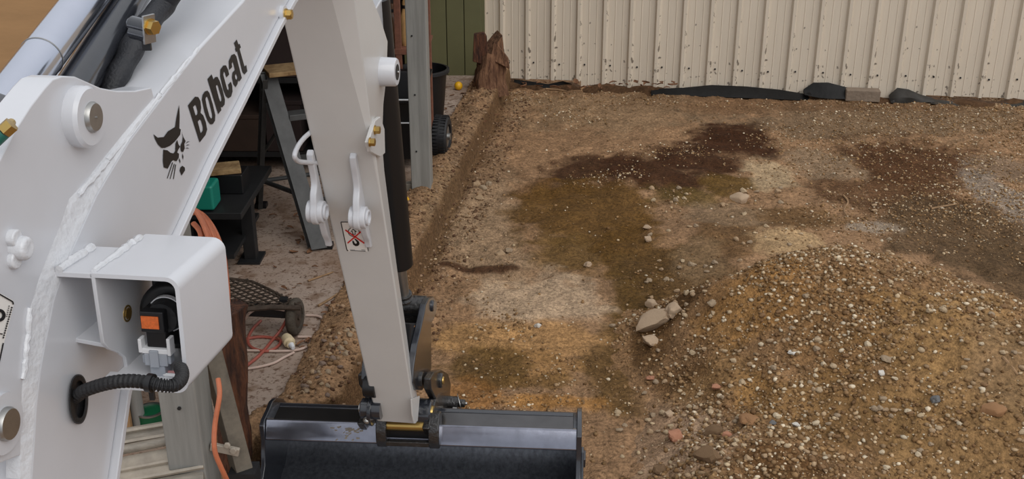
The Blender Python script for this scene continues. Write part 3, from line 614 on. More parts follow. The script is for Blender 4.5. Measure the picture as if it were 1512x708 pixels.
PA2 = PA+FN*.0013; b = MB(); strip(b, [(175, 265), (425, 440)], 18, f2); strip(b, [(395, 275), (205, 438)], 18, f2); b.build('red_cross', M['red'], stk, smooth=False)

# bucket cylinder behind the arm
QC = -.684
cT = Q(565, 130, QC); cBt = Q(590, 392, QC); cv = (cBt-cT).normalized()
b = MB(); b.tube([cT-cv*.25, cBt-cv*.004, cBt], [.040, .040, .037], 36); bc = b.build('bucket_cylinder', M['plastic'], EX); bc['label'] = 'black bucket cylinder behind the arm'
rT = Q(597, 447, QC); b = MB(); b.tube([cBt, rT], .0185, 24); b.build('rod', M['steel'], bc)
b = MB(); cm = cT-cv*.20; b.box(cm-P(.07, 0, 0), (.06, .16, .10)); b.build('cylinder_mount', M['white'], arm, bevel=.004)
rv = (rT-cBt).normalized(); b = MB(); b.tube([rT-rv*.035, rT-rv*.02, rT-rv*.012], [.020, .030, .026], 24); b.ring(rT-rv*.035, rv, .026, .018, .008); b.build('rod_collar', M['cast'], bc)
kc = Q(608, 452, -.684); b = MB(); b.tube([kc-NQ*.05, kc-NQ*.045, kc+NQ*.045, kc+NQ*.05], [.030, .034, .034, .030], 26); b.box(kc-Z*.03, (.07, .05, .05)); b.build('rod_eye', M['cast'], bc, bevel=.004)
# tipping links
QL = -.618
lk = [(627, 462), (629, 450), (634, 441), (640, 438), (645, 446), (645, 458), (642, 470), (637, 479), (637, 545), (632, 565), (624, 577), (614, 576), (610, 566), (611, 545), (616, 510), (622, 485)]
lp_ = [P(*(lambda t: (t[0], QL, t[2]))(RQZ(Q(x, y, QL)))) for x, y in lk]
for nm, dq in (('tipping_link', 0), ('tipping_link', -.135)):
    b = MB(); b.prism([p+NQ*dq for p in lp_], NQ*(-.020)); o = b.build(nm, M['blackpaint'], EX, bevel=.003)
    c = Q(638, 452, QL)+NQ*dq; bb = MB(); bb.tube([c-NQ*.03, c+NQ*.004, c+NQ*.007], [.018, .018, .014], 24); bb.build('link_pin', M['blackpaint'], o)
    c = Q(622, 560, QL)+NQ*dq; bb = MB(); bb.tube([c-NQ*.03, c+NQ*.006], [.022, .022], 24); bb.build('link_boss', M['cast'], o, bevel=.002)
b = MB(); b.prism([Q(x, y, QL-.02) for x, y in ((606, 478), (622, 478), (613, 560), (606, 556))], NQ*(-.09)); cl_ = b.build('link_web', M['plastic'], EX, bevel=.003)
b = MB(); c = Q(607, 482, QL-.03); b.sphere(c, .012, 12, 6, (1, 1, .35)); b.build('grease_patch', M['rust'], cl_)
# bucket link (H link) and pins at the arm tip
tip = P(fr(.40)+.05, -.617, .40)
b = MB(); tc_ = Q(628, 610, -.612); b.tube([tc_-NQ*.02, tc_+NQ*.018, tc_+NQ*.022], [.044, .044, .040], 32); ab = b.build('arm_tip_boss', M['blackpaint'], EX)
b = MB(); c = tc_+NQ*.022; b.tube([c-NQ*.005, c+NQ*.004], [.025, .023], 26); b.build('pin_end', M['brass'], ab); b = MB(); b.sphere(c+NQ*.006+Vector((.006, 0, 0)), .009, 10, 6); b.build('grease', M['cast'], ab)
b = MB(); wr = Q(609, 606, -.617); b.prism([Q(x, y, -.6165) for x, y in ((606, 590), (618, 585), (615, 622), (610, 626), (607, 612))], NQ*.004); b.build('tip_flash', M['armwhite'], arm, bevel=.001)
QH = -.585
for dq in (0, -.20):
    hl = [(636, 560), (642, 550), (652, 546), (662, 552), (666, 566), (665, 582), (670, 596), (671, 618), (668, 640), (655, 652), (640, 648), (634, 634), (640, 612), (644, 590), (637, 576)]
    b = MB(); b.prism([Q(x, y, QH)+NQ*dq for x, y in hl], NQ*(-.024)); o = b.build('bucket_link', M['cast'], EX, bevel=.005, seg=3)
    c = Q(650, 562, QH)+NQ*dq; bb = MB(); bb.tube([c-NQ*.03, c+NQ*.006, c+NQ*.009], [.024, .024, .020], 26); bb.build('pivot_boss', M['cast'], o, bevel=.002)
    if dq == 0:
        bb = MB(); bb.tube([c+NQ*.008, c+NQ*.012], [.013, .012], 20); bb.build('pivot_pin', M['brass'], o)
c = Q(665, 595, QH+.005); b = MB(); b.tube([c-NQ*.05, c+NQ*.028], [.022, .022], 26); b.tube([c+NQ*.028, c+NQ*.05], [.014, .013], 20); pn = b.build('link_pin', M['cast'], EX, bevel=.002)
b = MB(); b.ring(c+NQ*.030, NQ+Vector((0, .3, .2)), .032, .0295, .0025, 30); b.build('wire_ring', M['steel'], pn)
b = MB(); b.cyl(c+NQ*.012+FN*.024, c+NQ*.026+FN*.024, .0055, 10); b.sphere(c+NQ*.052, .006, 10, 6); b.build('lock_bolt', M['steel'], pn)
# left side pins of the arm tip
c = Q(549, 604, -.745); b = MB(); b.tube([c+NQ*.03, c-NQ*.028, c-NQ*.031], [.030, .030, .026], 28); pn = b.build('tip_pin_head', M['blackpaint'], EX)
b = MB(); d_ = c-NQ*.031; b.cyl(d_, d_-NQ*.006, .014, 18); b.build('pin_end', M['steel'], pn)
b = MB(); d_ = c-NQ*.008+FN*.028-Z*.012; b.cyl(d_, d_+FN*.006, .012, 18); b.sphere(d_+FN*.006, .010, 12, 6); b.build('lock_bolt', M['steel'], pn)
c = Q(552, 606, -.741); b = MB(); b.tube([c, c-NQ*.012], [.048, .046], 28); b.build('wear_washer', M['blackpaint'], EX, bevel=.002)
c = Q(541, 571, -.755); b = MB(); b.tube([c+NQ*.03, c-NQ*.006], [.032, .030], 26); b.build('link_boss', M['plastic'], EX, bevel=.002)

# bucket
b0 = P(2.754, -1.11, 0); b1 = P(2.812, -.138, 0); BE = (b1-b0).normalized(); BF = Vector((-BE.y, BE.x, 0)); BL = (b1-b0).length
def K(s, f, z): return b0+BE*s+BF*f+Z*z
T = .010
out_ = [(.000, .300), (.080, .300), (.150, .275), (.22, .22), (.245, .150), (.225, .075), (.165, .030), (.07, .012), (-.22, .012)]
inn_ = [(-.22, .022), (.07, .024), (.155, .042), (.205, .085), (.222, .150), (.205, .210), (.155, .255), (.10, .268), (.02, .262)]
bk = MB(); poly = out_+inn_
bk.loft([[K(.008, f, z) for f, z in poly], [K(BL-.008, f, z) for f, z in poly]], caps=False)
bucket = bk.build('bucket', M['bucketin'], EX, angle=40); bucket['label'] = 'wide black steel grading bucket'
# folded top rail
def rail(s0, s1): 
    b = MB(); pr_ = [(-.002, .304), (.004, .3045), (.004, .296), (-.010, .256), (-.020, .246), (-.024, .250), (-.014, .262)]
    pr_ = [(.002, .3055), (-.006, .300), (-.026, .250), (-.022, .244), (.02, .240), (.02, .300)]
    b.loft([[K(s0, f, z) for f, z in pr_], [K(s1, f, z) for f, z in pr_]]); return b
rail(.008, BL-.008).build('top_rail', M['blackplate'], bucket, bevel=.003)
b = MB(); tp = [(.004, .305), (.075, .307), (.08, .303), (.075, .296), (.004, .298)]; b.loft([[K(.03, f, z) for f, z in tp], [K(BL-.02, f, z) for f, z in tp]]); b.build('top_plate', mat('bucket_top_plate', (92, 90, 90), .18, metal=.85, var=.15, scale=10), bucket, bevel=.002)
b = MB(); tp = [(.072, .309), (.088, .312), (.092, .302), (.075, .298)]; b.loft([[K(.03, f, z) for f, z in tp], [K(BL-.02, f, z) for f, z in tp]]); b.build('rear_lip', M['blackpaint'], bucket, bevel=.003)
sp_ = [(-.028, .246), (-.030, .300), (-.008, .310), (.05, .312), (.085, .318), (.13, .305), (.20, .26), (.255, .20), (.262, .12), (.22, .05), (.15, .015), (.02, .002), (-.26, .002), (-.24, .05), (-.12, .11), (-.05, .17)]
for s, v in ((-.006, .014), (BL-.010, .016)):
    b = MB(); b.prism([K(s, f, z) for f, z in sp_], BE*v); b.build('side_plate', M['blackpaint'], bucket, bevel=.003)
b = MB(); b.prism([K(BL+.006, f, z) for f, z in ((-.05, .16), (-.02, .24), (.01, .24), (.02, .06), (-.20, .02), (-.22, .05))], BE*.008); b.prism([K(BL+.006, f, z) for f, z in ((.0, .20), (.03, .215), (.03, .18), (.0, .17))], BE*.014); b.build('wear_plate', M['blackpaint'], bucket, bevel=.002)
# scraped paint near the middle of the rail
b = MB()
for _ in range(26):
    s = .27+random.gauss(0, .022); k = random.uniform(.1, .9); f = -.006-.02*k; z = .300-.05*k
    b.box(K(s, f-.0006, z), (random.uniform(.004, .014), .0012, random.uniform(.002, .006)), Matrix.Rotation(random.uniform(-.9, .2), 3, 'Y'))
stuff(b.build('scraped_paint', M['alu'], bucket))
# bucket ears and cross pin
def sP(px): return (Q(px, 640, 0)-b0).dot(BE) if False else None
def s_at(px, py, f=0.0, z=.28):
    n = BF; p0 = K(0, f, z); return (PL(px, py, p0, n)-b0).dot(BE)
for x0, x1 in ((556, 572), (633, 655)):
    s0, s1 = s_at(x0, 640, -.03), s_at(x1, 640, -.03)
    b = MB(); pe = [(.03, .31), (.02, .345), (-.005, .350), (-.035, .335), (-.048, .31), (-.050, .27), (-.036, .245), (-.018, .238), (.0, .25)]
    b.prism([K(s0, f, z) for f, z in pe], BE*min(s1-s0, .034)); b.build('bucket_ear', M['cast'], bucket, bevel=.005, seg=3)
s0, s1 = s_at(570, 640, -.03), s_at(634, 640, -.03)
b = MB(); b.cyl(K(s0-.02, -.018, .312), K(s1+.02, -.018, .312), .016, 22); b.build('cross_pin', M['brass'], bucket)
b = MB(); b.box(K((s0+s1)/2, -.038, .262), ((s1-s0), .016, .016), Matrix((BE, BF, Z)).transposed()); b.build('stop_bar', M['cast'], bucket, bevel=.002)
b = MB(); b.box(K((s0+s1)/2, -.004, .29), ((s1-s0), .03, .05), Matrix((BE, BF, Z)).transposed()); b.build('ear_web', M['plastic'], bucket)

# ------------------------------------------------------------------ SHED THINGS
FZ = .12
def post(name_label, x, y, h, wd, yaw):
    p = thing('steel_post', name_label, 'post', (x, y, FZ)); R = Matrix.Rotation(yaw, 3, 'Z')
    b = MB(); n = wd/2
    sec = [(-n, -n), (-.2*n, -n), (-.1*n, -n+.001), (.1*n, -n+.001), (.2*n, -n), (n, -n), (n, n), (-n, n)]
    b.loft([[Vector((x, y, FZ))+R@Vector((a, c, z)) for a, c in sec] for z in (0, h)]); b.build('post_shaft', M['gal'], p, bevel=.005)
    b = MB()
    for k in range(3): b.hexbolt(Vector((x, y, FZ))+R@Vector((random.uniform(-.5, .5)*n, -n, .25+.3*k)), R@Vector((0, -1, 0)), .005, .004)
    b.build('screws', M['darksteel'], p)
    b = MB(); b.box(Vector((x, y, FZ+.004)), (wd*1.0+.02, wd+.02, .008), R); b.build('base_plate', M['gal'], p)
    return p
g1 = G(618, 291, FZ); post('far right galvanised steel shed post at the slab edge before the black cart', g1.x+.018, g1.y+.052, 2.06, .102, -.05)
g2 = G(574, 268, FZ); post('galvanised steel shed post half hidden behind the excavator arm', g2.x-.06, g2.y+.05, 2.06, .10, -.12)
n1 = D(268, 620, 2.72); post('nearest galvanised steel shed post, under the work light box', n1.x, n1.y+.05, 1.80, .098, -.10)
b = MB(); a_ = G(560, 290, FZ); c_ = G(606, 290, FZ); b.box(((a_.x+c_.x)/2-.05, a_.y+.06, FZ+.028), (.30, .05, .055)); tag(b.build('floor_rail', M['alu'], bevel=.004), 'low grey metal rail on the ground left of the far right post', 'rail')

# plywood / tan sheet
b = MB(); b.box((-2.22, 2.98, 1.17), (2.0, .018, 2.1)); tag(b.build('tan_board', M['tan'], bevel=.002), 'tall tan board standing behind the excavator cylinder', 'board')
# stump at the fence corner
b = MB(); base = Vector((-.175, 7.50, .09)); rings = []
for k in range(9):
    z = .34*k/8; rr = .125-.05*(k/8); ring = []
    for i in range(18):
        a = 2*math.pi*i/18; q = rr*(1+.22*math.sin(3*a+1)+random.uniform(-.10, .10)); zz = z+(random.uniform(-.03, .03)+.10*math.cos(a-.3))*(k/8)**3
        ring.append(base+Vector((math.cos(a)*q+.02*k/8, math.sin(a)*q*.8, zz)))
    rings.append(ring)
b.loft(rings); stp = thing('timber_stump', 'split rotten timber stump between the green wall and cream fence', 'stump', base)
b.build('stump_wood', M['stump'], stp, angle=25)
b = MB(); b.prism([base+Vector(p) for p in ((-.10, -.04, .25), (.01, -.05, .22), (.0, -.03, .42), (-.02, -.02, .45), (-.09, -.03, .44))], (.0, .05, .0)); b.build('upright_splinter', M['wood'], stp, bevel=.006)
b = MB(); b.prism([base+Vector(p) for p in ((.04, -.05, .26), (.16, -.06, .20), (.15, -.04, .27), (.07, -.03, .38))], (0, .04, 0)); b.build('side_splinter', M['stump'], stp, bevel=.006)
# lemons
def lemon(x, y, z, r, label):
    o = thing('lemon', label, 'lemon', (x, y, z)); b = MB(); n = 14; rs = []
    for j in range(13):
        a = math.pi*j/12; q = max(math.sin(a)**.9, .03); h = -math.cos(a)*1.12+(.12 if j == 12 else 0)
        rs.append([Vector((x+math.cos(2*math.pi*k/n)*q*r, y+math.sin(2*math.pi*k/n)*q*r, z+r+h*r*.9)) for k in range(n)])
    b.loft(rs); b.build('rind', M['yellow'], o); b = MB(); b.cyl((x, y, z+2.0*r), (x, y, z+2.12*r), .004, 8); b.build('stalk', M['twig'], o)
p = G(677, 133, FZ); lemon(p.x, p.y, FZ, .030, 'yellow lemon on the slab in front of the green wall')
p = G(597, 306, FZ); lemon(p.x, p.y, FZ, .030, 'yellow lemon at the foot of the far right post, beside the black cylinder')
# black tub
p = G(626, 184, FZ); tb = thing('plastic_tub', 'black round plastic tub behind the far right post and cart', 'tub', (p.x, p.y, FZ))
c = Vector((p.x, p.y, FZ)); b = MB(); n = 32
prof = [(.12, .0), (.138, .17), (.152, .34), (.156, .342), (.164, .345), (.166, .362), (.154, .366), (.148, .35), (.133, .17), (.116, .012)]
b.loft([[c+Vector((math.cos(2*math.pi*k/n)*r, math.sin(2*math.pi*k/n)*r, z)) for k in range(n)] for r, z in prof]); b.build('tub_body', M['plastic'], tb)
b = MB(); b.ring(c+Z*.342, Z, .171, .157, .023, 32); b.build('tub_rim', M['rubber'], tb, bevel=.003)
# black cart
p = G(653, 231, FZ); cw = Vector((p.x, p.y, FZ)); ct = thing('garden_cart', 'black plastic garden cart behind the far right post', 'cart', (cw.x-.25, cw.y, FZ))
def wheel(c, r, wd, ax, parent, tyre, rim, tread=True):
    ax = Vector(ax).normalized(); b = MB(); x = Z.cross(ax).normalized(); n = 36
    pr_ = [(.6, -.5), (.86, -.5), (.97, -.3), (1.0, 0), (.97, .3), (.86, .5), (.6, .5), (.6, -.5)]
    b.loft([[c+ax*o*wd+(x*math.cos(2*math.pi*k/n)+Z*math.sin(2*math.pi*k/n))*q*r for k in range(n)] for q, o in pr_], caps=False)
    if tread:
        for k in range(n):
            for sgn in (-1, 1):
                a = 2*math.pi*(k+.25*sgn)/n; rad = x*math.cos(a)+Z*math.sin(a); tg = ax.cross(rad)
                b.box(c+rad*r*.985+ax*sgn*wd*.24, (.012, wd*.34, .008), Matrix((tg, ax, rad)).transposed())
    wh = b.build('wheel', tyre, parent, angle=50)
    b = MB(); b.tube([c-ax*wd*.40, c-ax*wd*.3, c+ax*wd*.3, c+ax*wd*.40], [r*.5, r*.62, r*.62, r*.5], 26); b.build('wheel_rim', rim, wh)
    b = MB(); b.tube([c-ax*wd*.6, c+ax*wd*.6], r*.16, 14); b.build('hub', rim, wh)
axw = Vector((1, -.12, 0)); wheel(cw+Z*.122, .122, .085, axw, ct, M['rubber'], M['steel']); wheel(cw+Z*.122-axw*.50, .122, .085, axw, ct, M['rubber'], M['steel'])
b = MB(); cb = cw+Vector((-.26, .0, 0))
b.loft([[cb+Vector((sx_*hx, sy_*hy+oy, z)) for sx_, sy_ in ((-1, -1), (1, -1), (1, 1), (-1, 1))] for hx, hy, oy, z in ((.14, .26, .02, .06), (.17, .33, .02, .40), (.19, .36, .02, .41), (.19, .36, .02, .43), (.165, .325, .02, .42), (.135, .25, .02, .08))]); b.build('cart_tray', M['plastic'], ct, bevel=.006)
b = MB(); b.tube([cb+Vector((-.18, -.345, .432)), cb+Vector((.18, -.345, .432))], .005, 8); b.tube([cb+Vector((-.16, -.30, .29)), cb+Vector((.165, -.30, .29))], .004, 8); b.build('rim_edge', M['whiteplastic'], ct)
b = MB(); b.cyl(cw+Z*.122-axw*.5, cw+Z*.122, .010, 12); b.build('axle', M['steel'], ct)
# rusty rack with bundles
rx = D(588, 60, 6.5); rk = thing('steel_rack', 'rust brown steel rack at the back, behind the shed posts', 'rack', (rx.x, rx.y, FZ))
for k, (dx, wd) in enumerate(((-.18, .035), (0, .038), (.18, .035))):
    b = MB(); b.box((rx.x+dx, rx.y, FZ+.85), (wd, .04, 1.7)); b.build('upright', M['rackrust'], rk, bevel=.003)
rzz = D(588, 77, 6.5).z
for zz in (rzz, rzz+.55):
    b = MB(); b.box((rx.x, rx.y, zz), (.38, .045, .036)); b.build('crossbar', M['rackrust'], rk, bevel=.003)
    b = MB(); b.box((rx.x, rx.y+.2, zz+.01), (.36, .36, .014)); b.build('shelf', M['rackrust'], rk)
def bundle(px, lab, m, r, h, y):
    c = Vector((D(px, 60, 6.5).x, rx.y+y, rzz+.017)); o = thing('wrapped_bundle', lab, 'bundle', c); b = MB(); n = 16
    rs = []
    for z, q in ((0, .8), (.1, 1), (.35, .95), (.6, .85), (.75, .6), (.82, .42), (.9, .5), (1, .35)): rs.append([c+Vector((math.cos(2*math.pi*k/n)*q*r*random.uniform(.85, 1.1), math.sin(2*math.pi*k/n)*q*r, z*h)) for k in range(n)])
    b.loft(rs); b.build('wrap', m, o, angle=60); b = MB(); b.ring(c+Z*h*.80, Z, r*.52, r*.40, .02, 16); b.build('tie', M['darksteel'], o)
bundle(598, 'pale tan wrapped bundle on the rusty rack, right of its middle upright', M['bundle'], .040, .28, .09); bundle(577, 'dull brown wrapped bundle on the rusty rack, left of its middle upright', M['glassy'], .045, .25, .1)
# added dark shelf unit in place of unreadable clutter, keeps the background dark
sh = thing('filler_shelf', 'made-up dark shelf unit filling in for unreadable clutter behind the step ladder', 'shelf', (-1.88, 5.95, FZ))
for k in range(4):
    b = MB(); b.box((-1.88, 5.95, FZ+.10+.42*k), (1.7, .4, .03)); b.build('shelf', M['darksteel'], sh)
for x in (-2.71, -1.88, -1.05):
    b = MB(); b.box((x, 5.95, FZ+.9), (.04, .4, 1.8)); b.build('upright', M['darksteel'], sh)
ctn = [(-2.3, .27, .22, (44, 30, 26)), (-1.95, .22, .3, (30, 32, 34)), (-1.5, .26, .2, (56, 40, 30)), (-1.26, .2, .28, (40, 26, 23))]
b = MB(); b.box((-1.88, 6.16, FZ+.9), (1.7, .012, 1.8)); b.build('back_panel', M['darksteel'], sh)  # dark panel added so the gaps between the shelves stay black
for lv in range(3):  # made-up crates, dark filler on the added shelves
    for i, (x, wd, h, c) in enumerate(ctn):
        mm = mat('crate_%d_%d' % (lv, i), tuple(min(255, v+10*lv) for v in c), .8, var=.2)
        o = thing('filler_crate', '%s made-up crate, %s on the %s shelf of the dark shelf unit' % (('brown', 'grey', 'tan', 'maroon')[i], ('leftmost', 'second from left', 'third from left', 'rightmost')[i], ('lowest', 'second', 'third')[lv]), 'crate', (x, 5.90, FZ+.116+.42*lv), 'made-up crates on the added dark shelf unit')
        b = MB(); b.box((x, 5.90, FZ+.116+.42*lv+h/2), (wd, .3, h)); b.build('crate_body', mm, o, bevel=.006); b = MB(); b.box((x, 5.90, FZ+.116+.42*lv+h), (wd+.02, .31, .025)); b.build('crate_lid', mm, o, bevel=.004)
# step ladder
ld = thing('step_ladder', 'grey aluminium step ladder standing open inside the shed', 'ladder', tuple(G(440, 330, FZ)))
fB = G(481, 366, FZ); zt = .90
def atz(px, py, z): return G(px, py, z)
fT = atz(405, 106, zt); rB = G(386, 306, FZ); rT_ = atz(394, 112, zt)
wv = (Vector((.36, .16, 0)))           # ladder width
def chan(b, a, c, wd, dp, side):       # channel rail
    t = (c-a).normalized(); s_ = side.normalized(); u = t.cross(s_).normalized()
    sec = [(-wd/2, 0), (wd/2, 0), (wd/2, dp), (wd/2-.004, dp), (wd/2-.004, .004), (-wd/2+.004, .004), (-wd/2+.004, dp), (-wd/2, dp)]
    b.loft([[e+u*x+s_*y for x, y in sec] for e in (a, c)]); return b
for off, nm in ((Vector((0, 0, 0)), 0), (wv, 1)):
    b = MB(); chan(b, fB+off, fT+off*.75, .070, .075, -wv); b.build('front_rail', M['ladder'], ld, bevel=.002)
    b = MB(); chan(b, rB+off, rT_+off*.75, .056, .024, -wv); b.build('rear_rail', M['ladder'], ld, bevel=.002)
    b = MB(); b.box(fB+off+Z*.012, (.07, .05, .026)); b.build('foot', M['plastic'], ld, bevel=.004)
    b = MB(); b.box(rB+off+Z*.012, (.06, .05, .026)); b.build('foot', M['plastic'], ld, bevel=.004)
for k in range(1, 4):
    t = k/4; a = fB.lerp(fT, t); c = a+wv*(1-.25*t); b = MB(); b.box((a+c)/2, ((c-a).length, .085, .028), Matrix.Rotation(math.atan2(wv.y, wv.x), 3, 'Z')); b.build('tread', M['ladder'], ld, bevel=.003)
b = MB(); b.box((fT+rT_)/2+wv*.37+Z*.012, (.34, .17, .022), Matrix.Rotation(math.atan2(wv.y, wv.x), 3, 'Z')); b.build('top_cap', M['oldwood'], ld, bevel=.004)
for t in (.22,):
    b = MB(); a = rB.lerp(rT_, t); c = fB.lerp(fT, t+.06); b.tube([a, c], .012, 10); b.build('side_brace', M['ladder'], ld); b = MB(); b.tube([a, a+wv*.95], .011, 10); b.build('rear_brace', M['ladder'], ld)
b = MB(); a = rB.lerp(rT_, .45); c = fB.lerp(fT, .75); b.tube([a, c], .009, 8); b.build('spreader', M['ladder'], ld)
# black steel bench with foot plate, box and hose
p = G(372, 383, FZ); bn = thing('steel_stand', 'black steel stand on square foot plates inside the shed', 'stand', (p.x-.15, p.y, FZ))
for dx, dy in ((0, 0), (-.30, -.25), (-.45, .25)):
    b = MB(); b.box((p.x+dx, p.y+dy, FZ+.16), (.055, .055, .32)); b.build('leg', M['darksteel'], bn, bevel=.003)
    b = MB(); b.box((p.x+dx, p.y+dy, FZ+.006), (.10, .13, .012)); b.build('foot_plate', M['darksteel'], bn)
b = MB(); b.box((p.x-.22, p.y, FZ+.33), (.55, .62, .03)); b.build('top_plate', M['darksteel'], bn, bevel=.003)
b = MB(); b.box((p.x-.20, p.y-.24, FZ+.17), (.03, .36, .30), Matrix.Rotation(.25, 3, 'Z')); b.build('side_panel', M['darksteel'], bn)
b = MB(); b.box((p.x-.26, p.y, FZ+.12), (.5, .5, .02)); b.build('lower_shelf', M['darksteel'], bn)
q_ = Vector((p.x-.06, p.y-.02, FZ+.345)); b = MB(); b.box(q_+Z*.045, (.15, .13, .09)); tag(b.build('black_box', M['plastic'], bevel=.006), 'small black box on the steel stand', 'box')
b = MB(); b.box(q_+Vector((-.01, -.01, .102)), (.13, .12, .022), Matrix.Rotation(.3, 3, 'Z')); tag(b.build('wood_offcut', M['oldwood'], bevel=.003), 'flat wood offcut lying on the small black box', 'wood')
tq = D(306, 286, 4.56); b = MB(); b.box((tq.x-.04, tq.y, FZ+.345+.06), (.16, .12, .11)); tl = thing('tool_case', 'teal plastic case on the steel stand, beside the boom edge', 'case', (tq.x-.04, tq.y, FZ+.345)); b.build('case_body', M['teal'], tl, bevel=.012); b = MB(); b.tube([(tq.x-.09, tq.y, FZ+.46), (tq.x-.09, tq.y, FZ+.495), (tq.x+.01, tq.y, FZ+.495), (tq.x+.01, tq.y, FZ+.46)], .007, 8); b.build('handle', M['teal'], tl)
# orange cord hung in a coil
oc = thing('cable_coil', 'coil of orange extension cord hanging beside the white light box', 'cord', tuple(G(310, 640, FZ)))
for k in range(7):
    j = lambda s: random.uniform(-s, s)
    off = 8+k*3.2
    pts = [D(270+1.5*k, 318, 3.0), D(284+2.6*k, 308+1.6*k, 2.97), D(300+3.4*k, 334+j(2), 2.95+.012*k), D(313+3.9*k, 372+j(2), 2.94), D(320+3.6*k, 412+j(2), 2.94), D(324+3.0*k, 452, 2.94), D(318+2*k, 490, 2.95), D(305, 510, 2.97)]
    if k > 4: pts = [D(280+k, 330, 3.0), D(288+k*1.5, 345, 2.98), D(292+k, 375, 2.97), D(286+k, 410, 2.97)]
    b = MB(); b.tube(spline(pts, 6), .0068, 8); b.build('loop', M['orangehose'], oc)
b = MB(); b.tube(spline([D(322, 560, 2.62), D(324, 585, 2.6), D(317, 630, 2.6), D(317, 665, 2.6), D(326, 690, 2.62), D(338, 716, 2.66), D(346, 735, 2.7)], 7), .0062, 9); tag(b.build('orange_lead', M['orangehose']), 'single orange lead trailing down over the leaning aluminium rail', 'cord')
# leaning aluminium rail
ra = D(298, 520, 2.78); rb_ = D(350, 716, 2.86); lr = thing('aluminium_rail', 'weathered aluminium rail leaning beside the nearest galvanised post', 'rail', tuple(rb_))
b = MB(); chan(b, rb_, ra, .052, .045, Vector((.8, .55, 0))); b.build('channel', M['aludark'], lr, bevel=.002)
b = MB(); t_v = (ra-rb_).normalized(); m0 = D(332, 664, 2.80); b.box(m0, (.075, .012, .022), Matrix.Rotation(.25, 3, 'Y')); b.hexbolt(m0+Vector((.024, -.006, .002)), Vector((0, -1, 0)), .010, .008); b.hexbolt(m0+Vector((.010, -.006, .018)), Vector((0, -1, 0)), .009, .008); b.build('hinge_bracket', M['alulight'], lr, bevel=.002)
b = MB(); b.box(rb_+Z*.0+Vector((.02, .01, .02)), (.07, .06, .05)); b.build('rubber_foot', M['rubber'], lr)
# rotten log post
lb = G(345, 694, FZ); lt = D(343, 455, 3.24); lgz = thing('rotten_log', 'dark red brown rotten log standing on the slab left of the bucket', 'log', (lb.x, lb.y, FZ)); rings = []
for k in range(13):
    c_ = lb.lerp(lt, k/12); rr = .046; ring = []
    for i in range(16):
        a = 2*math.pi*i/16; q = rr*(1+.16*math.sin(2*a+k*.5)+random.uniform(-.08, .08)); ring.append(c_+Vector((math.cos(a)*q+.005*math.sin(k), math.sin(a)*q, random.uniform(-.012, .012) if k == 12 else 0)))
    rings.append(ring)
b = MB(); b.loft(rings); b.build('log_wood', M['wood'], lgz, angle=30)
b = MB(); b.prism([Vector((lb.x+x, lb.y-.05, FZ+z)) for x, z in ((.018, .02), (.04, .06), (.042, .20), (.03, .24), (.015, .14))], (0, -.012, 0)); b.build('bare_patch', M['oldwood'], lgz, bevel=.004)
# mesh trolley
mw = G(437, 495, FZ); mt = thing('mesh_trolley', 'low rusty expanded mesh trolley with a small solid wheel', 'trolley', (mw.x-.25, mw.y, FZ))
wheel(Vector((mw.x, mw.y+.01, FZ+.075)), .075, .034, (1, -.15, 0), mt, M['wheelr'], M['mesh'], tread=False); wheel(Vector((mw.x-.42, mw.y+.06, FZ+.075)), .075, .034, (1, -.15, 0), mt, M['wheelr'], M['mesh'], tread=False)
zt2 = .26
TRY = [G(342, 414, zt2), G(372, 416, zt2), G(398, 428, zt2), G(440, 452, zt2), G(342, 457, zt2), G(250, 462, zt2), G(262, 414, zt2)]
b = MB(); b.tube([G(250, 462, zt2), G(342, 459, zt2), G(400, 454, zt2), G(444, 455, zt2)], .011, 8); b.tube([G(444, 454, zt2), G(398, 428, zt2), G(372, 416, zt2), G(342, 412, zt2), G(262, 412, zt2)], .006, 8); b.build('tray_frame', M['mesh'], mt)
b = MB()
def inside(p, poly):
    c = False; n = len(poly)
    for i in range(n):
        a, d = poly[i], poly[(i+1) % n]
        if (a.y > p[1]) != (d.y > p[1]) and p[0] < (d.x-a.x)*(p[1]-a.y)/(d.y-a.y)+a.x: c = not c
    return c
ox, oy = TRY[5].x, min(t.y for t in TRY); dxm, dym = .042, .036
for i in range(26):
    for j2 in range(14):
        x = ox+i*dxm/2*1; y = oy+j2*dym+(dym/2 if i % 2 else 0)
        if inside((x, y), TRY):
            for s_ in (-1, 1):
                b.box((x+dxm/4, y+s_*dym/4, zt2), (dxm*.62, .006, .005), Matrix.Rotation(s_*math.atan2(dym/2, dxm/2), 3, 'Z'))
stuff(b.build('mesh_deck', M['mesh'], mt, smooth=False))
b = MB(); b.cyl((mw.x-.42, mw.y+.06, FZ+.075), (mw.x, mw.y+.01, FZ+.075), .009, 10); b.box((mw.x-.21, mw.y+.04, FZ+.10), (.36, .03, .04), Matrix.Rotation(-.12, 3, 'Z')); b.box((mw.x-.04, mw.y+.02, FZ+.11), (.03, .03, .08)); b.build('axle_beam', M['darksteel'], mt)
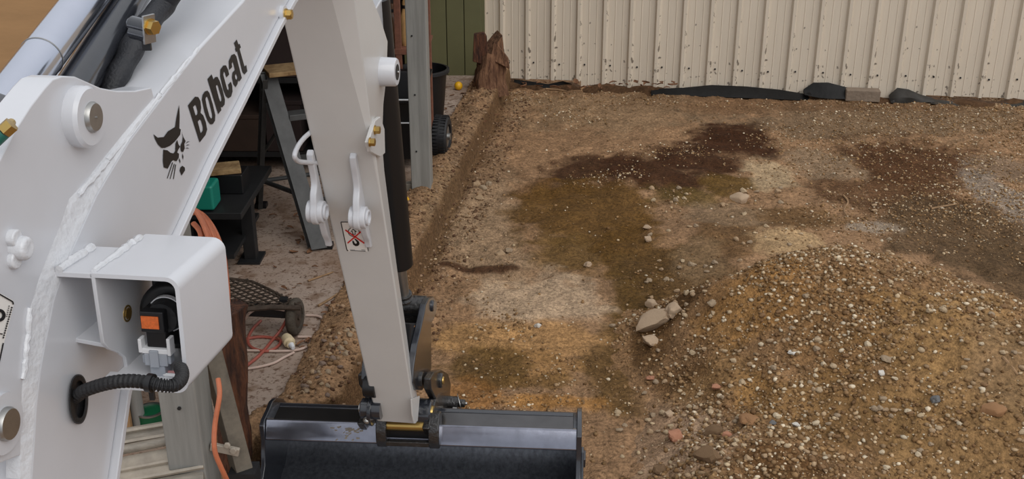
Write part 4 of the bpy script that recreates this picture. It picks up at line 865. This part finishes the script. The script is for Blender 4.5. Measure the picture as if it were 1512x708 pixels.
# cords and plug on the slab
def cord(name, pxs, r, m, lab, z=None):
    pts = [G(x, y, zz) for x, y, zz in pxs]; b = MB(); b.tube(spline(pts, 8), r, 8); return tag(b.build(name, m), lab, 'cord')
f0 = FZ+.007
cord('extension_cord', [(428, 455, .25), (424, 470, .20), (415, 487, .15), (402, 503, f0), (388, 520, f0), (374, 533, f0), (355, 546, f0), (330, 556, f0)], .0062, M['redcord'], 'faded red cord hanging from the mesh trolley onto the slab')
cord('extension_cord', [(385, 474, f0), (372, 488, f0), (366, 504, f0), (374, 515, f0), (395, 519, f0), (410, 512, f0), (414, 503, f0), (400, 499, f0), (380, 498, f0), (355, 503, f0)], .006, M['redcord'], 'red looped cord lying on the slab under the mesh trolley')
cord('extension_cord', [(360, 474, .18), (368, 463, .22), (380, 456, .24), (396, 455, .25), (420, 458, .25)], .006, M['whitecord'], 'pale cord draped along the front edge of the mesh trolley')
cord('extension_cord', [(330, 518, f0), (370, 518, f0), (410, 519, f0), (440, 517, f0), (460, 509, f0), (472, 499, f0), (455, 498, f0), (440, 498, f0)], .005, M['whitecord'], 'thin pale cord running straight across the slab past the plug')
cord('extension_cord', [(330, 546, f0), (365, 545, f0), (400, 538, f0), (420, 528, f0), (434, 521, f0)], .005, M['whitecord'], 'pale cord curving along the slab nearest the rotten log')
cord('extension_cord', [(452, 466, f0), (468, 467, f0), (480, 473, f0), (487, 482, f0)], .005, M['whitecord'], 'short pale cord end on the slab right of the trolley wheel')
pg = thing('cord_plug', 'cream coloured plug on the slab in front of the trolley wheel', 'plug', tuple(G(430, 510, FZ)))
a = G(426, 504, FZ+.026); c = G(434, 516, FZ+.02); dv = (c-a).normalized(); b = MB(); b.tube([a-dv*.03, a-dv*.012, a, a+dv*.012, a+dv*.016, a+dv*.03], [.018, .022, .022, .023, .016, .017], 18); b.build('plug_body', M['plug'], pg); b = MB(); b.tube([a+dv*.03, a+dv*.055], [.012, .007], 14); b.build('cord_grip', M['whiteplastic'], pg)
# stacked aluminium planks at the lower left
pk = thing('aluminium_plank', 'weathered aluminium plank leaning behind the nearest galvanised post, uppermost', 'plank', tuple(G(215, 690, .3)))
def bandq(b, y0a, y0b, y1a, y1b, d0, d1, x0=120, x1=300, th=.02):
    p = [D(x0, y0a, d0), D(x1, y0b, d0), D(x1, y1b, d1), D(x0, y1a, d1)]; n = (p[1]-p[0]).cross(p[3]-p[0]).normalized(); 
    if n.y < 0: n = -n
    b.prism(p, n*th); return b
b = MB(); bandq(b, 643, 612, 668, 636, 2.90, 2.86); b.build('plank_deck', M['alu'], pk, bevel=.002)
b = MB(); bandq(b, 646, 615, 650, 619, 2.88, 2.875, th=.01); bandq(b, 662, 631, 666, 635, 2.855, 2.85, th=.01); b.build('edge_bead', M['alulight'], pk)
b = MB(); b.tube([D(120, 677, 2.84), D(300, 641, 2.84)], .0125, 16); tag(b.build('aluminium_tube', M['alu']), 'round grey tube lying between the two aluminium planks', 'tube')
pk2 = thing('aluminium_plank', 'weathered aluminium plank behind the nearest galvanised post, lower one under the grey tube', 'plank', tuple(G(215, 730, .25)))
b = MB(); bandq(b, 686, 652, 722, 690, 2.84, 2.78); b.build('plank_deck', M['alulight'], pk2, bevel=.002)
b = MB(); bandq(b, 704, 669, 707, 673, 2.80, 2.795, th=.008); bandq(b, 720, 687, 724, 691, 2.77, 2.765, th=.008); b.build('edge_bead', M['alulight'], pk2)
b = MB(); bandq(b, 728, 694, 800, 770, 2.78, 2.70); tag(b.build('grey_sheet', M['alu'], bevel=.002), 'grey metal sheet under the aluminium planks at the bottom left', 'sheet')
b = MB(); c = G(209, 655, FZ); b.tube([c+Z*.62, c], .023, 16); tag(b.build('grey_pipe', M['gal']), 'upright grey pipe behind the aluminium planks, left of the near post', 'pipe')
c = G(228, 650, FZ)+Z*.06; tn = thing('paint_tin', 'green paint tin behind the aluminium planks', 'tin', (c.x, c.y, FZ)); b = MB(); b.tube([c-Z*.06, c+Z*.05], .045, 24); b.build('tin_body', M['tingreen'], tn); b = MB(); b.ring(c+Z*.05, Z, .047, .040, .006); b.build('tin_rim', M['steel'], tn)

# ------------------------------------------------------------------ along the fence base
def film(name, top, bot, m, lab, dout=.05, seed=0, cat='plastic sheet'):
    rs = random.Random(seed); b = MB(); rows = []
    n = len(top)
    def gp(pt, o):
        p = ray(*pt); n_ = Vector((-WD.y, WD.x, 0)); t = (P0-EYE).dot(n_)/p.dot(n_); q = EYE+p*t
        return q-Vector((-WD.y, WD.x, 0))*(o if Vector((-WD.y, WD.x, 0)).y > 0 else -o)
    A = [gp(t, .03+rs.uniform(0, .02)) for t in top]; Bm = [gp(((t[0]+c[0])/2, (t[1]+c[1])/2), dout*.8+rs.uniform(-.02, .03)) for t, c in zip(top, bot)]; C = [gp(c, dout+rs.uniform(-.01, .03)) for c in bot]
    Bk = [q+Vector((0, .012, -.004)) for q in C]; B2 = [q+Vector((0, .02, -.01)) for q in Bm]; A2 = [q+Vector((0, .012, -.008)) for q in A]
    b.loft([[A[i], Bm[i], C[i], Bk[i], B2[i], A2[i]] for i in range(n)]); return tag(b.build(name, m, angle=50), lab, cat)
film('plastic_sheet', [(760, 116), (785, 118), (810, 122), (832, 118), (845, 122)], [(760, 126), (785, 128), (810, 131), (832, 133), (842, 134)], M['film'], 'torn black plastic poking out under the left end of the cream fence', .05, 1)
film('plastic_sheet', [(962, 129), (1010, 127), (1050, 124), (1100, 126), (1150, 130), (1192, 137)], [(962, 135), (1010, 136), (1050, 137), (1100, 138), (1150, 140), (1194, 143)], M['film'], 'long flat black plastic strip under the middle of the cream fence', .10, 2)
film('plastic_sheet', [(1186, 130), (1200, 120), (1222, 120), (1246, 126), (1262, 132)], [(1186, 134), (1204, 139), (1222, 140), (1246, 141), (1258, 138)], M['film'], 'black plastic hump bulging from under the cream fence beside the block', .09, 3)
film('plastic_sheet', [(1312, 138), (1324, 128), (1340, 130), (1358, 138), (1376, 143)], [(1312, 146), (1324, 150), (1340, 149), (1358, 147), (1376, 146)], M['filmgrey'], 'grey folded plastic corner standing up under the cream fence', .09, 4)
film('plastic_sheet', [(1370, 143), (1400, 147), (1430, 152), (1455, 154), (1485, 149), (1530, 144)], [(1370, 147), (1400, 152), (1430, 157), (1455, 158), (1485, 155), (1530, 151)], M['filmgrey'], 'sagging grey plastic strip under the right end of the cream fence', .10, 5)
def fen(px, py, o):
    p = ray(px, py); n_ = Vector((-WD.y, WD.x, 0)); n_ = n_ if n_.y > 0 else -n_; return EYE+p*((P0-n_*o-EYE).dot(n_)/p.dot(n_))
c = fen(1273, 140, .06); b = MB(); b.box(c, (.24, .09, .085), Matrix.Rotation(WYAW, 3, 'Z')); tag(b.build('concrete_block', M['block'], bevel=.008), 'brown grey concrete block wedged under the cream fence', 'block')
# dark soil lip under the fence
b = MB(); n_ = Vector((-WD.y, WD.x, 0)); rings = []
for k in range(60):
    x = -.1+k*.088; c = P0+WD*x; h = .015+.012*math.sin(k*1.7)+random.uniform(-.012, .02)
    rings.append([c-n_*(.10+random.uniform(-.02, .02))+Z*.0, c-n_*.05+Z*(h*.9+.02), c+n_*.03+Z*(h+.02), c+n_*.10+Z*.0])
b.loft(rings); o = b.build('soil_ridge', M['clod'], angle=60); o.data.materials[0] = mat('dark_litter_soil', (84, 62, 44), .95, var=.4, scale=30, bump=1.0, bscale=60, spec=.1); stuff(o, 'low ridge of dark soil and litter along the foot of the cream fence', 'soil')

# ------------------------------------------------------------------ stones
def rock_mesh(name, seed, sub=2, jag=.22, flatk=.7):
    rs = random.Random(seed); bm = bmesh.new(); bmesh.ops.create_icosphere(bm, subdivisions=sub, radius=.5)
    ax = [Vector((rs.gauss(0, 1), rs.gauss(0, 1), rs.gauss(0, 1))).normalized() for _ in range(7)]; cut = [rs.uniform(.28, .44) for _ in ax]
    off = Vector((rs.uniform(0, 50), rs.uniform(0, 50), rs.uniform(0, 50)))
    for v in bm.verts:
        p = v.co.copy()*(1+.35*mnoise.noise(v.co*2.6+off)+.18*mnoise.noise(v.co*6+off))
        for a_, c_ in zip(ax, cut):
            d = p.dot(a_)
            if d > c_: p -= a_*(d-c_)*.85
        v.co = p*(1+rs.uniform(-jag, jag)*.15); v.co.z *= flatk
    me = bpy.data.meshes.new(name); bm.to_mesh(me); bm.free()
    me.polygons.foreach_set('use_smooth', [True]*len(me.polygons)); me.set_sharp_from_angle(angle=math.radians(28)); return me
ROCK = {}
def rock(kind, m, k):
    key = (m.name, k)
    if key not in ROCK: ROCK[key] = rock_mesh(kind, 100+k, 3 if k < 4 else 2); ROCK[key].materials.append(m)
    return ROCK[key]
def put(name, px, py, wpx, m, lab, cat, group=None, k=None, hk=1.0, sink=.25, wide=1.0):
    p, t = march(px, py); s = wpx*t/FPX; me = rock(name, m, random.randrange(4) if k is None else k)
    o = bpy.data.objects.new(name, me); COL.objects.link(o); z = surf(p.x, p.y)
    o.scale = (s*wide, s*random.uniform(.75, 1.0), s*hk); o.rotation_euler = (random.uniform(-.3, .3), random.uniform(-.3, .3), random.uniform(-.5, .5)); o.location = (p.x, p.y, z+s*hk*.35*(1-2*sink)); return tag(o, lab, cat, group)
S = 'stone'
put(S, 1091, 297, 28, M['chunk'], 'pale flat stone lying alone on the dark soil right of centre', S, k=1, hk=.8)
put(S, 957, 357, 14, M['chunk'], 'pale round stone on the olive soil, lower of a close pair', S, k=0); put(S, 956, 338, 12, M['chunk'], 'pale round stone on the olive soil, upper of a close pair', S, k=2)
put(S, 868, 394, 14, M['chunk'], 'small pale angular stone at the lower edge of the olive patch', S, k=3)
put(S, 962, 454, 18, M['chunk'], 'upright pale pointed stone above the broken concrete chunk', S, k=1, hk=1.3)
put('concrete_lump', 970, 480, 58, M['chunk'], 'large broken lump of pale concrete at the left foot of the soil heap', 'concrete lump', k=2, hk=.8, wide=1.1); put('concrete_lump', 995, 465, 32, M['chunk'], 'smaller pale concrete lump touching the right of the large lump', 'concrete lump', k=3); put('concrete_lump', 962, 508, 34, M['chunk'], 'flat pale concrete crumb below the large lump', 'concrete lump', k=0, hk=.6)
put(S, 1052, 452, 16, ST_M[1], 'grey tan stone at the upper left edge of the soil heap', S, k=0)
put(S, 794, 484, 11, M['quartz'], 'shiny white pebble alone on the pale tan flat ground', S, k=1)
put(S, 1176, 630, 12, M['quartz'], 'bright white pebble on the front of the soil heap', S, k=2); put(S, 1380, 598, 16, M['bluestone'], 'blue grey stone on the right side of the soil heap', S, k=3)
put(S, 1466, 612, 34, M['slate'], 'flat brown triangular stone at the right of the soil heap', S, k=1, hk=.7)
put('brick_piece', 998, 649, 28, M['brickred'], 'largest orange red brick fragment on the front left of the heap', 'brick fragment', k=0); put('brick_piece', 1074, 646, 15, M['brickred'], 'slim red brick fragment right of the largest brick fragment', 'brick fragment', k=1); put('brick_piece', 1058, 575, 15, M['brickred'], 'pinkish brick crumb beside dry straw on the heap', 'brick fragment', k=2); put('brick_piece', 960, 561, 16, M['brickred'], 'flat red brick crumb at the left foot of the heap', 'brick fragment', k=3, hk=.6)
put('soil_clod', 1046, 678, 40, M['clod'], 'big brown clod of clay on the front left of the heap', 'clod', k=2, hk=1.2, sink=.4); put('soil_clod', 1054, 642, 26, M['clod'], 'rounded brown clod just above the big clod', 'clod', k=1); put('soil_clod', 976, 700, 24, M['clod'], 'grey brown clod at the bottom edge of the heap', 'clod', k=0); put('soil_clod', 1106, 624, 34, M['slate'], 'smooth orange brown clod with a shadowed crack on the heap', 'clod', k=3, hk=.6)
put(S, 988, 616, 16, M['chunk'], 'cream stone above the largest brick fragment', S, k=0); put(S, 1170, 524, 13, M['quartz'], 'white flat pebble near the middle of the heap', S, k=1, hk=.6); put(S, 1142, 627, 11, M['bluestone'], 'small bluish pebble left of the bright white pebble', S, k=2)
put(S, 1301, 557, 12, M['quartz'], 'white rounded pebble on the right front of the heap', S, k=0); put(S, 1340, 612, 12, ST_M[4], 'cream pebble below the blue grey stone', S, k=3); put(S, 1308, 535, 18, ST_M[1], 'flat tan stone leaning on the heap slope right of the middle', S, k=3, hk=.7)
for i, (x, y, s) in enumerate(((705, 275, 14), (714, 281, 11), (709, 295, 13), (722, 274, 11), (740, 378, 16), (752, 372, 12), (691, 322, 9))): put(S, x, y, s, ST_M[i % 2], 'grey tan stone fallen at the foot of the soil bank', S, 'stones at the foot of the bank', k=i % 4)
HUE = {'stone_tan': 'tan', 'stone_grey': 'grey tan', 'stone_brown': 'brown', 'stone_pale': 'pale', 'stone_cream': 'cream', 'stone_rubble': 'grey brown'}
def scatter(n, pick, lab, group, smin, smax, mats):
    for i in range(n):
        px, py = pick(); m_s = random.choice(mats); hue = HUE[m_s.name]; put(S, px, py, random.uniform(smin, smax), m_s, lab.replace('stone', hue+' stone', 1), S, hue+' '+group, k=4+random.randrange(5), sink=random.uniform(.1, .35), hk=random.uniform(.7, 1.1))
U = random.uniform
scatter(120, lambda: (U(1040, 1510), U(440, 705)), 'small rounded stone on the main slope of the soil heap', 'stones on the heap slope', 8, 13, [ST_M[0], ST_M[1], ST_M[3], ST_M[4], ST_M[2]])
scatter(45, lambda: (U(905, 1100), U(560, 705)), 'small stone in the pale soil at the front left of the heap', 'stones at the front left of the heap', 7, 13, [ST_M[0], ST_M[1], ST_M[3]])
scatter(34, lambda: (random.gauss(1010, 35), random.gauss(462, 40)), 'small stone around the broken concrete lumps', 'stones around the concrete lumps', 7, 12, [ST_M[0], ST_M[1], ST_M[3]])
scatter(40, lambda: (U(960, 1320), U(270, 400)), 'small stone on the patchy ground behind the heap', 'stones behind the heap', 7, 11, [ST_M[0], ST_M[1], ST_M[3]])
scatter(54, lambda: (lambda v: (500-.55*(v-480)+random.gauss(18, 16), v))(U(480, 592)), 'small stone in the rubble on the slab edge behind the bucket', 'stones in the rubble behind the bucket', 6, 12, [ST_M[0], ST_M[1], ST_M[2], M['rubble']])

# fine gravel: joined pieces
ICO = bmesh.new(); bmesh.ops.create_icosphere(ICO, subdivisions=1, radius=.5); IV = np.array([v.co[:] for v in ICO.verts]); IF = np.array([[v.index for v in f.verts] for f in ICO.faces]); ICO.free()
def gravel(name, lab, x, y, size, cols, seed):
    r = np.random.RandomState(seed); n = len(x); z = np.maximum(gz(x, y), hz(x, y))
    sc = size[:, None]*r.uniform(.6, 1.25, (n, 3)); sc[:, 2] *= .75
    V = IV[None]*sc[:, None, :]*(1+r.uniform(-.22, .22, (n, len(IV), 1)))
    a = r.uniform(0, 6.28, n); ca, sa = np.cos(a), np.sin(a)
    X = V[..., 0]*ca[:, None]-V[..., 1]*sa[:, None]+x[:, None]; Y = V[..., 0]*sa[:, None]+V[..., 1]*ca[:, None]+y[:, None]; Zz = V[..., 2]+(z+size*.12)[:, None]
    co = np.stack([X, Y, Zz], -1).reshape(-1, 3); F = (IF[None]+(np.arange(n)*len(IV))[:, None, None]).reshape(-1, 3)
    c = np.array([lin(k) for k in cols]); cc = c[r.randint(0, len(c), n)]*r.uniform(.75, 1.2, (n, 1)); cc = np.repeat(cc, len(IV), 0)
    return stuff(arrmesh(name, co, F, M['gravel'], np.clip(cc, 0, 1), smooth=False), lab, 'gravel')
def samp(n, x0, x1, y0, y1, dens, seed):
    r = np.random.RandomState(seed); x = r.uniform(x0, x1, n*4); y = r.uniform(y0, y1, n*4); k = r.uniform(0, 1, n*4) < dens(x, y); return x[k][:n], y[k][:n]
GC = [(176, 150, 118), (150, 124, 94), (124, 96, 64), (184, 162, 130), (204, 188, 162), (110, 82, 54), (126, 98, 66), (144, 114, 80), (108, 80, 50), (150, 118, 80), (132, 102, 68), (118, 90, 58), (140, 110, 76)]
hd = lambda x, y: np.where(hz(x, y) > gz(x, y), np.clip(.25+1.8*fbm(x*2.5, y*2.5, 61)+.25*(x-.6), .08, 1), 0)
x, y = samp(32000, -.1, 3.6, 2.3, 4.7, hd, 1); r_ = np.random.RandomState(5)
gravel('heap_gravel', 'fine mixed gravel covering the soil heap', x, y, .006+.016*r_.uniform(0, 1, len(x))**2.4, GC, 2)
fd_ = lambda x, y: np.where((hz(x, y) < gz(x, y)) & (x > np.interp(y, BY, BX)+.02), np.clip(.12+1.6*fbm(x*2.2, y*2.2, 71)+.5*sstep(1.0, 3.2, x)*sstep(4.2, 5.5, y)-.5*np.exp(-((x-.2)/.35)**2-((y-4.9)/.8)**2), .03, 1), 0)
x, y = samp(30000, -.7, 4.4, 2.9, 7.9, fd_, 3)
gravel('ground_gravel', 'fine pale gravel scattered over the dug ground', x, y, .006+.014*r_.uniform(0, 1, len(x))**3, GC, 4)
bd = lambda x, y: np.where((x > np.interp(y, SY, SX)-.05) & (x < np.interp(y, BY, BX)+.22), 1, 0)
x, y = samp(2600, -.95, .3, 3.1, 7.9, bd, 6)
gravel('bank_rubble', 'brown rubble and crumbs along the slab edge and bank', x, y, .008+.016*r_.uniform(0, 1, len(x))**2, [(126, 100, 74), (104, 78, 56), (150, 124, 98), (90, 64, 46)], 7)

# ------------------------------------------------------------------ leaves, twigs
def leaf_mesh(k):
    rs = random.Random(k); b = MB(); n = 6; rows = []
    for i in range(n+1):
        t = i/n; wv_ = .26*math.sin(math.pi*t)**.8*(1-.3*t)+.01; zc = .10*math.sin(t*3+k); rows.append([Vector((t-.5, -wv_, zc+.10)), Vector((t-.5, 0, zc)), Vector((t-.5, wv_, zc+.08)), Vector((t-.5, 0, zc-.03))])
    b.loft(rows); me = bpy.data.meshes.new('dry_leaf'); me.from_pydata([tuple(p) for p in b.v], [], b.f); me.materials.append(M['leaf']); return me
LM = [leaf_mesh(k) for k in range(4)]
def leaf(p, s, lab, group):
    o = bpy.data.objects.new('dry_leaf', random.choice(LM)); COL.objects.link(o); o.location = p; o.scale = (s, s*U(.7, 1.2), s); o.rotation_euler = (U(-.2, .2), U(-.2, .2), U(0, 6.28)); tag(o, lab, 'leaf', group)
for i in range(46): leaf(G(U(400, 510), U(300, 520), FZ+.008), U(.016, .045), 'curled dry brown leaf on the slab between ladder and arm', 'dry leaves on the slab')
for i in range(26): leaf(G(U(655, 735), U(135, 215), FZ+.006), U(.02, .045), 'dry leaf on the slab corner near the stump', 'dry leaves near the stump')
for i in range(34): leaf(fen(U(770, 1000), U(120, 130), .08+U(0, .1)), U(.04, .08), 'dry leaf caught along the foot of the cream fence', 'dry leaves under the fence')
def twig(pxs, r, lab, z=None):
    pts = []
    for x, y in pxs:
        if z is None: p, t = march(x, y); pts.append(p+Z*r)
        else: pts.append(G(x, y, z))
    b = MB(); b.tube(spline(pts, 4), [r*(1-.5*i/(len(pts)*4)) for i in range(len(spline(pts, 4)))], 6); tag(b.build('twig', M['twig']), lab, 'twig')
twig([(455, 415), (475, 408), (492, 402)], .005, 'short dry twig on the slab left of the arm', FZ+.006); twig([(470, 452), (490, 440), (508, 428)], .006, 'forked dry twig on the slab touching the arm edge', FZ+.006)
twig([(1480, 530), (1492, 543), (1502, 556)], .006, 'brown stick standing out of the right side of the heap'); twig([(1375, 310), (1395, 306), (1412, 303)], .006, 'thin pale stick on the dark ground behind the heap'); twig([(1245, 290), (1252, 300), (1246, 312), (1250, 320)], .006, 'crooked pale root on the ground behind the heap'); twig([(806, 133), (822, 134), (836, 136)], .008, 'pale stick lying at the left foot of the cream fence'); twig([(1148, 528), (1146, 540), (1142, 552)], .004, 'thin dry straw on the middle of the heap')
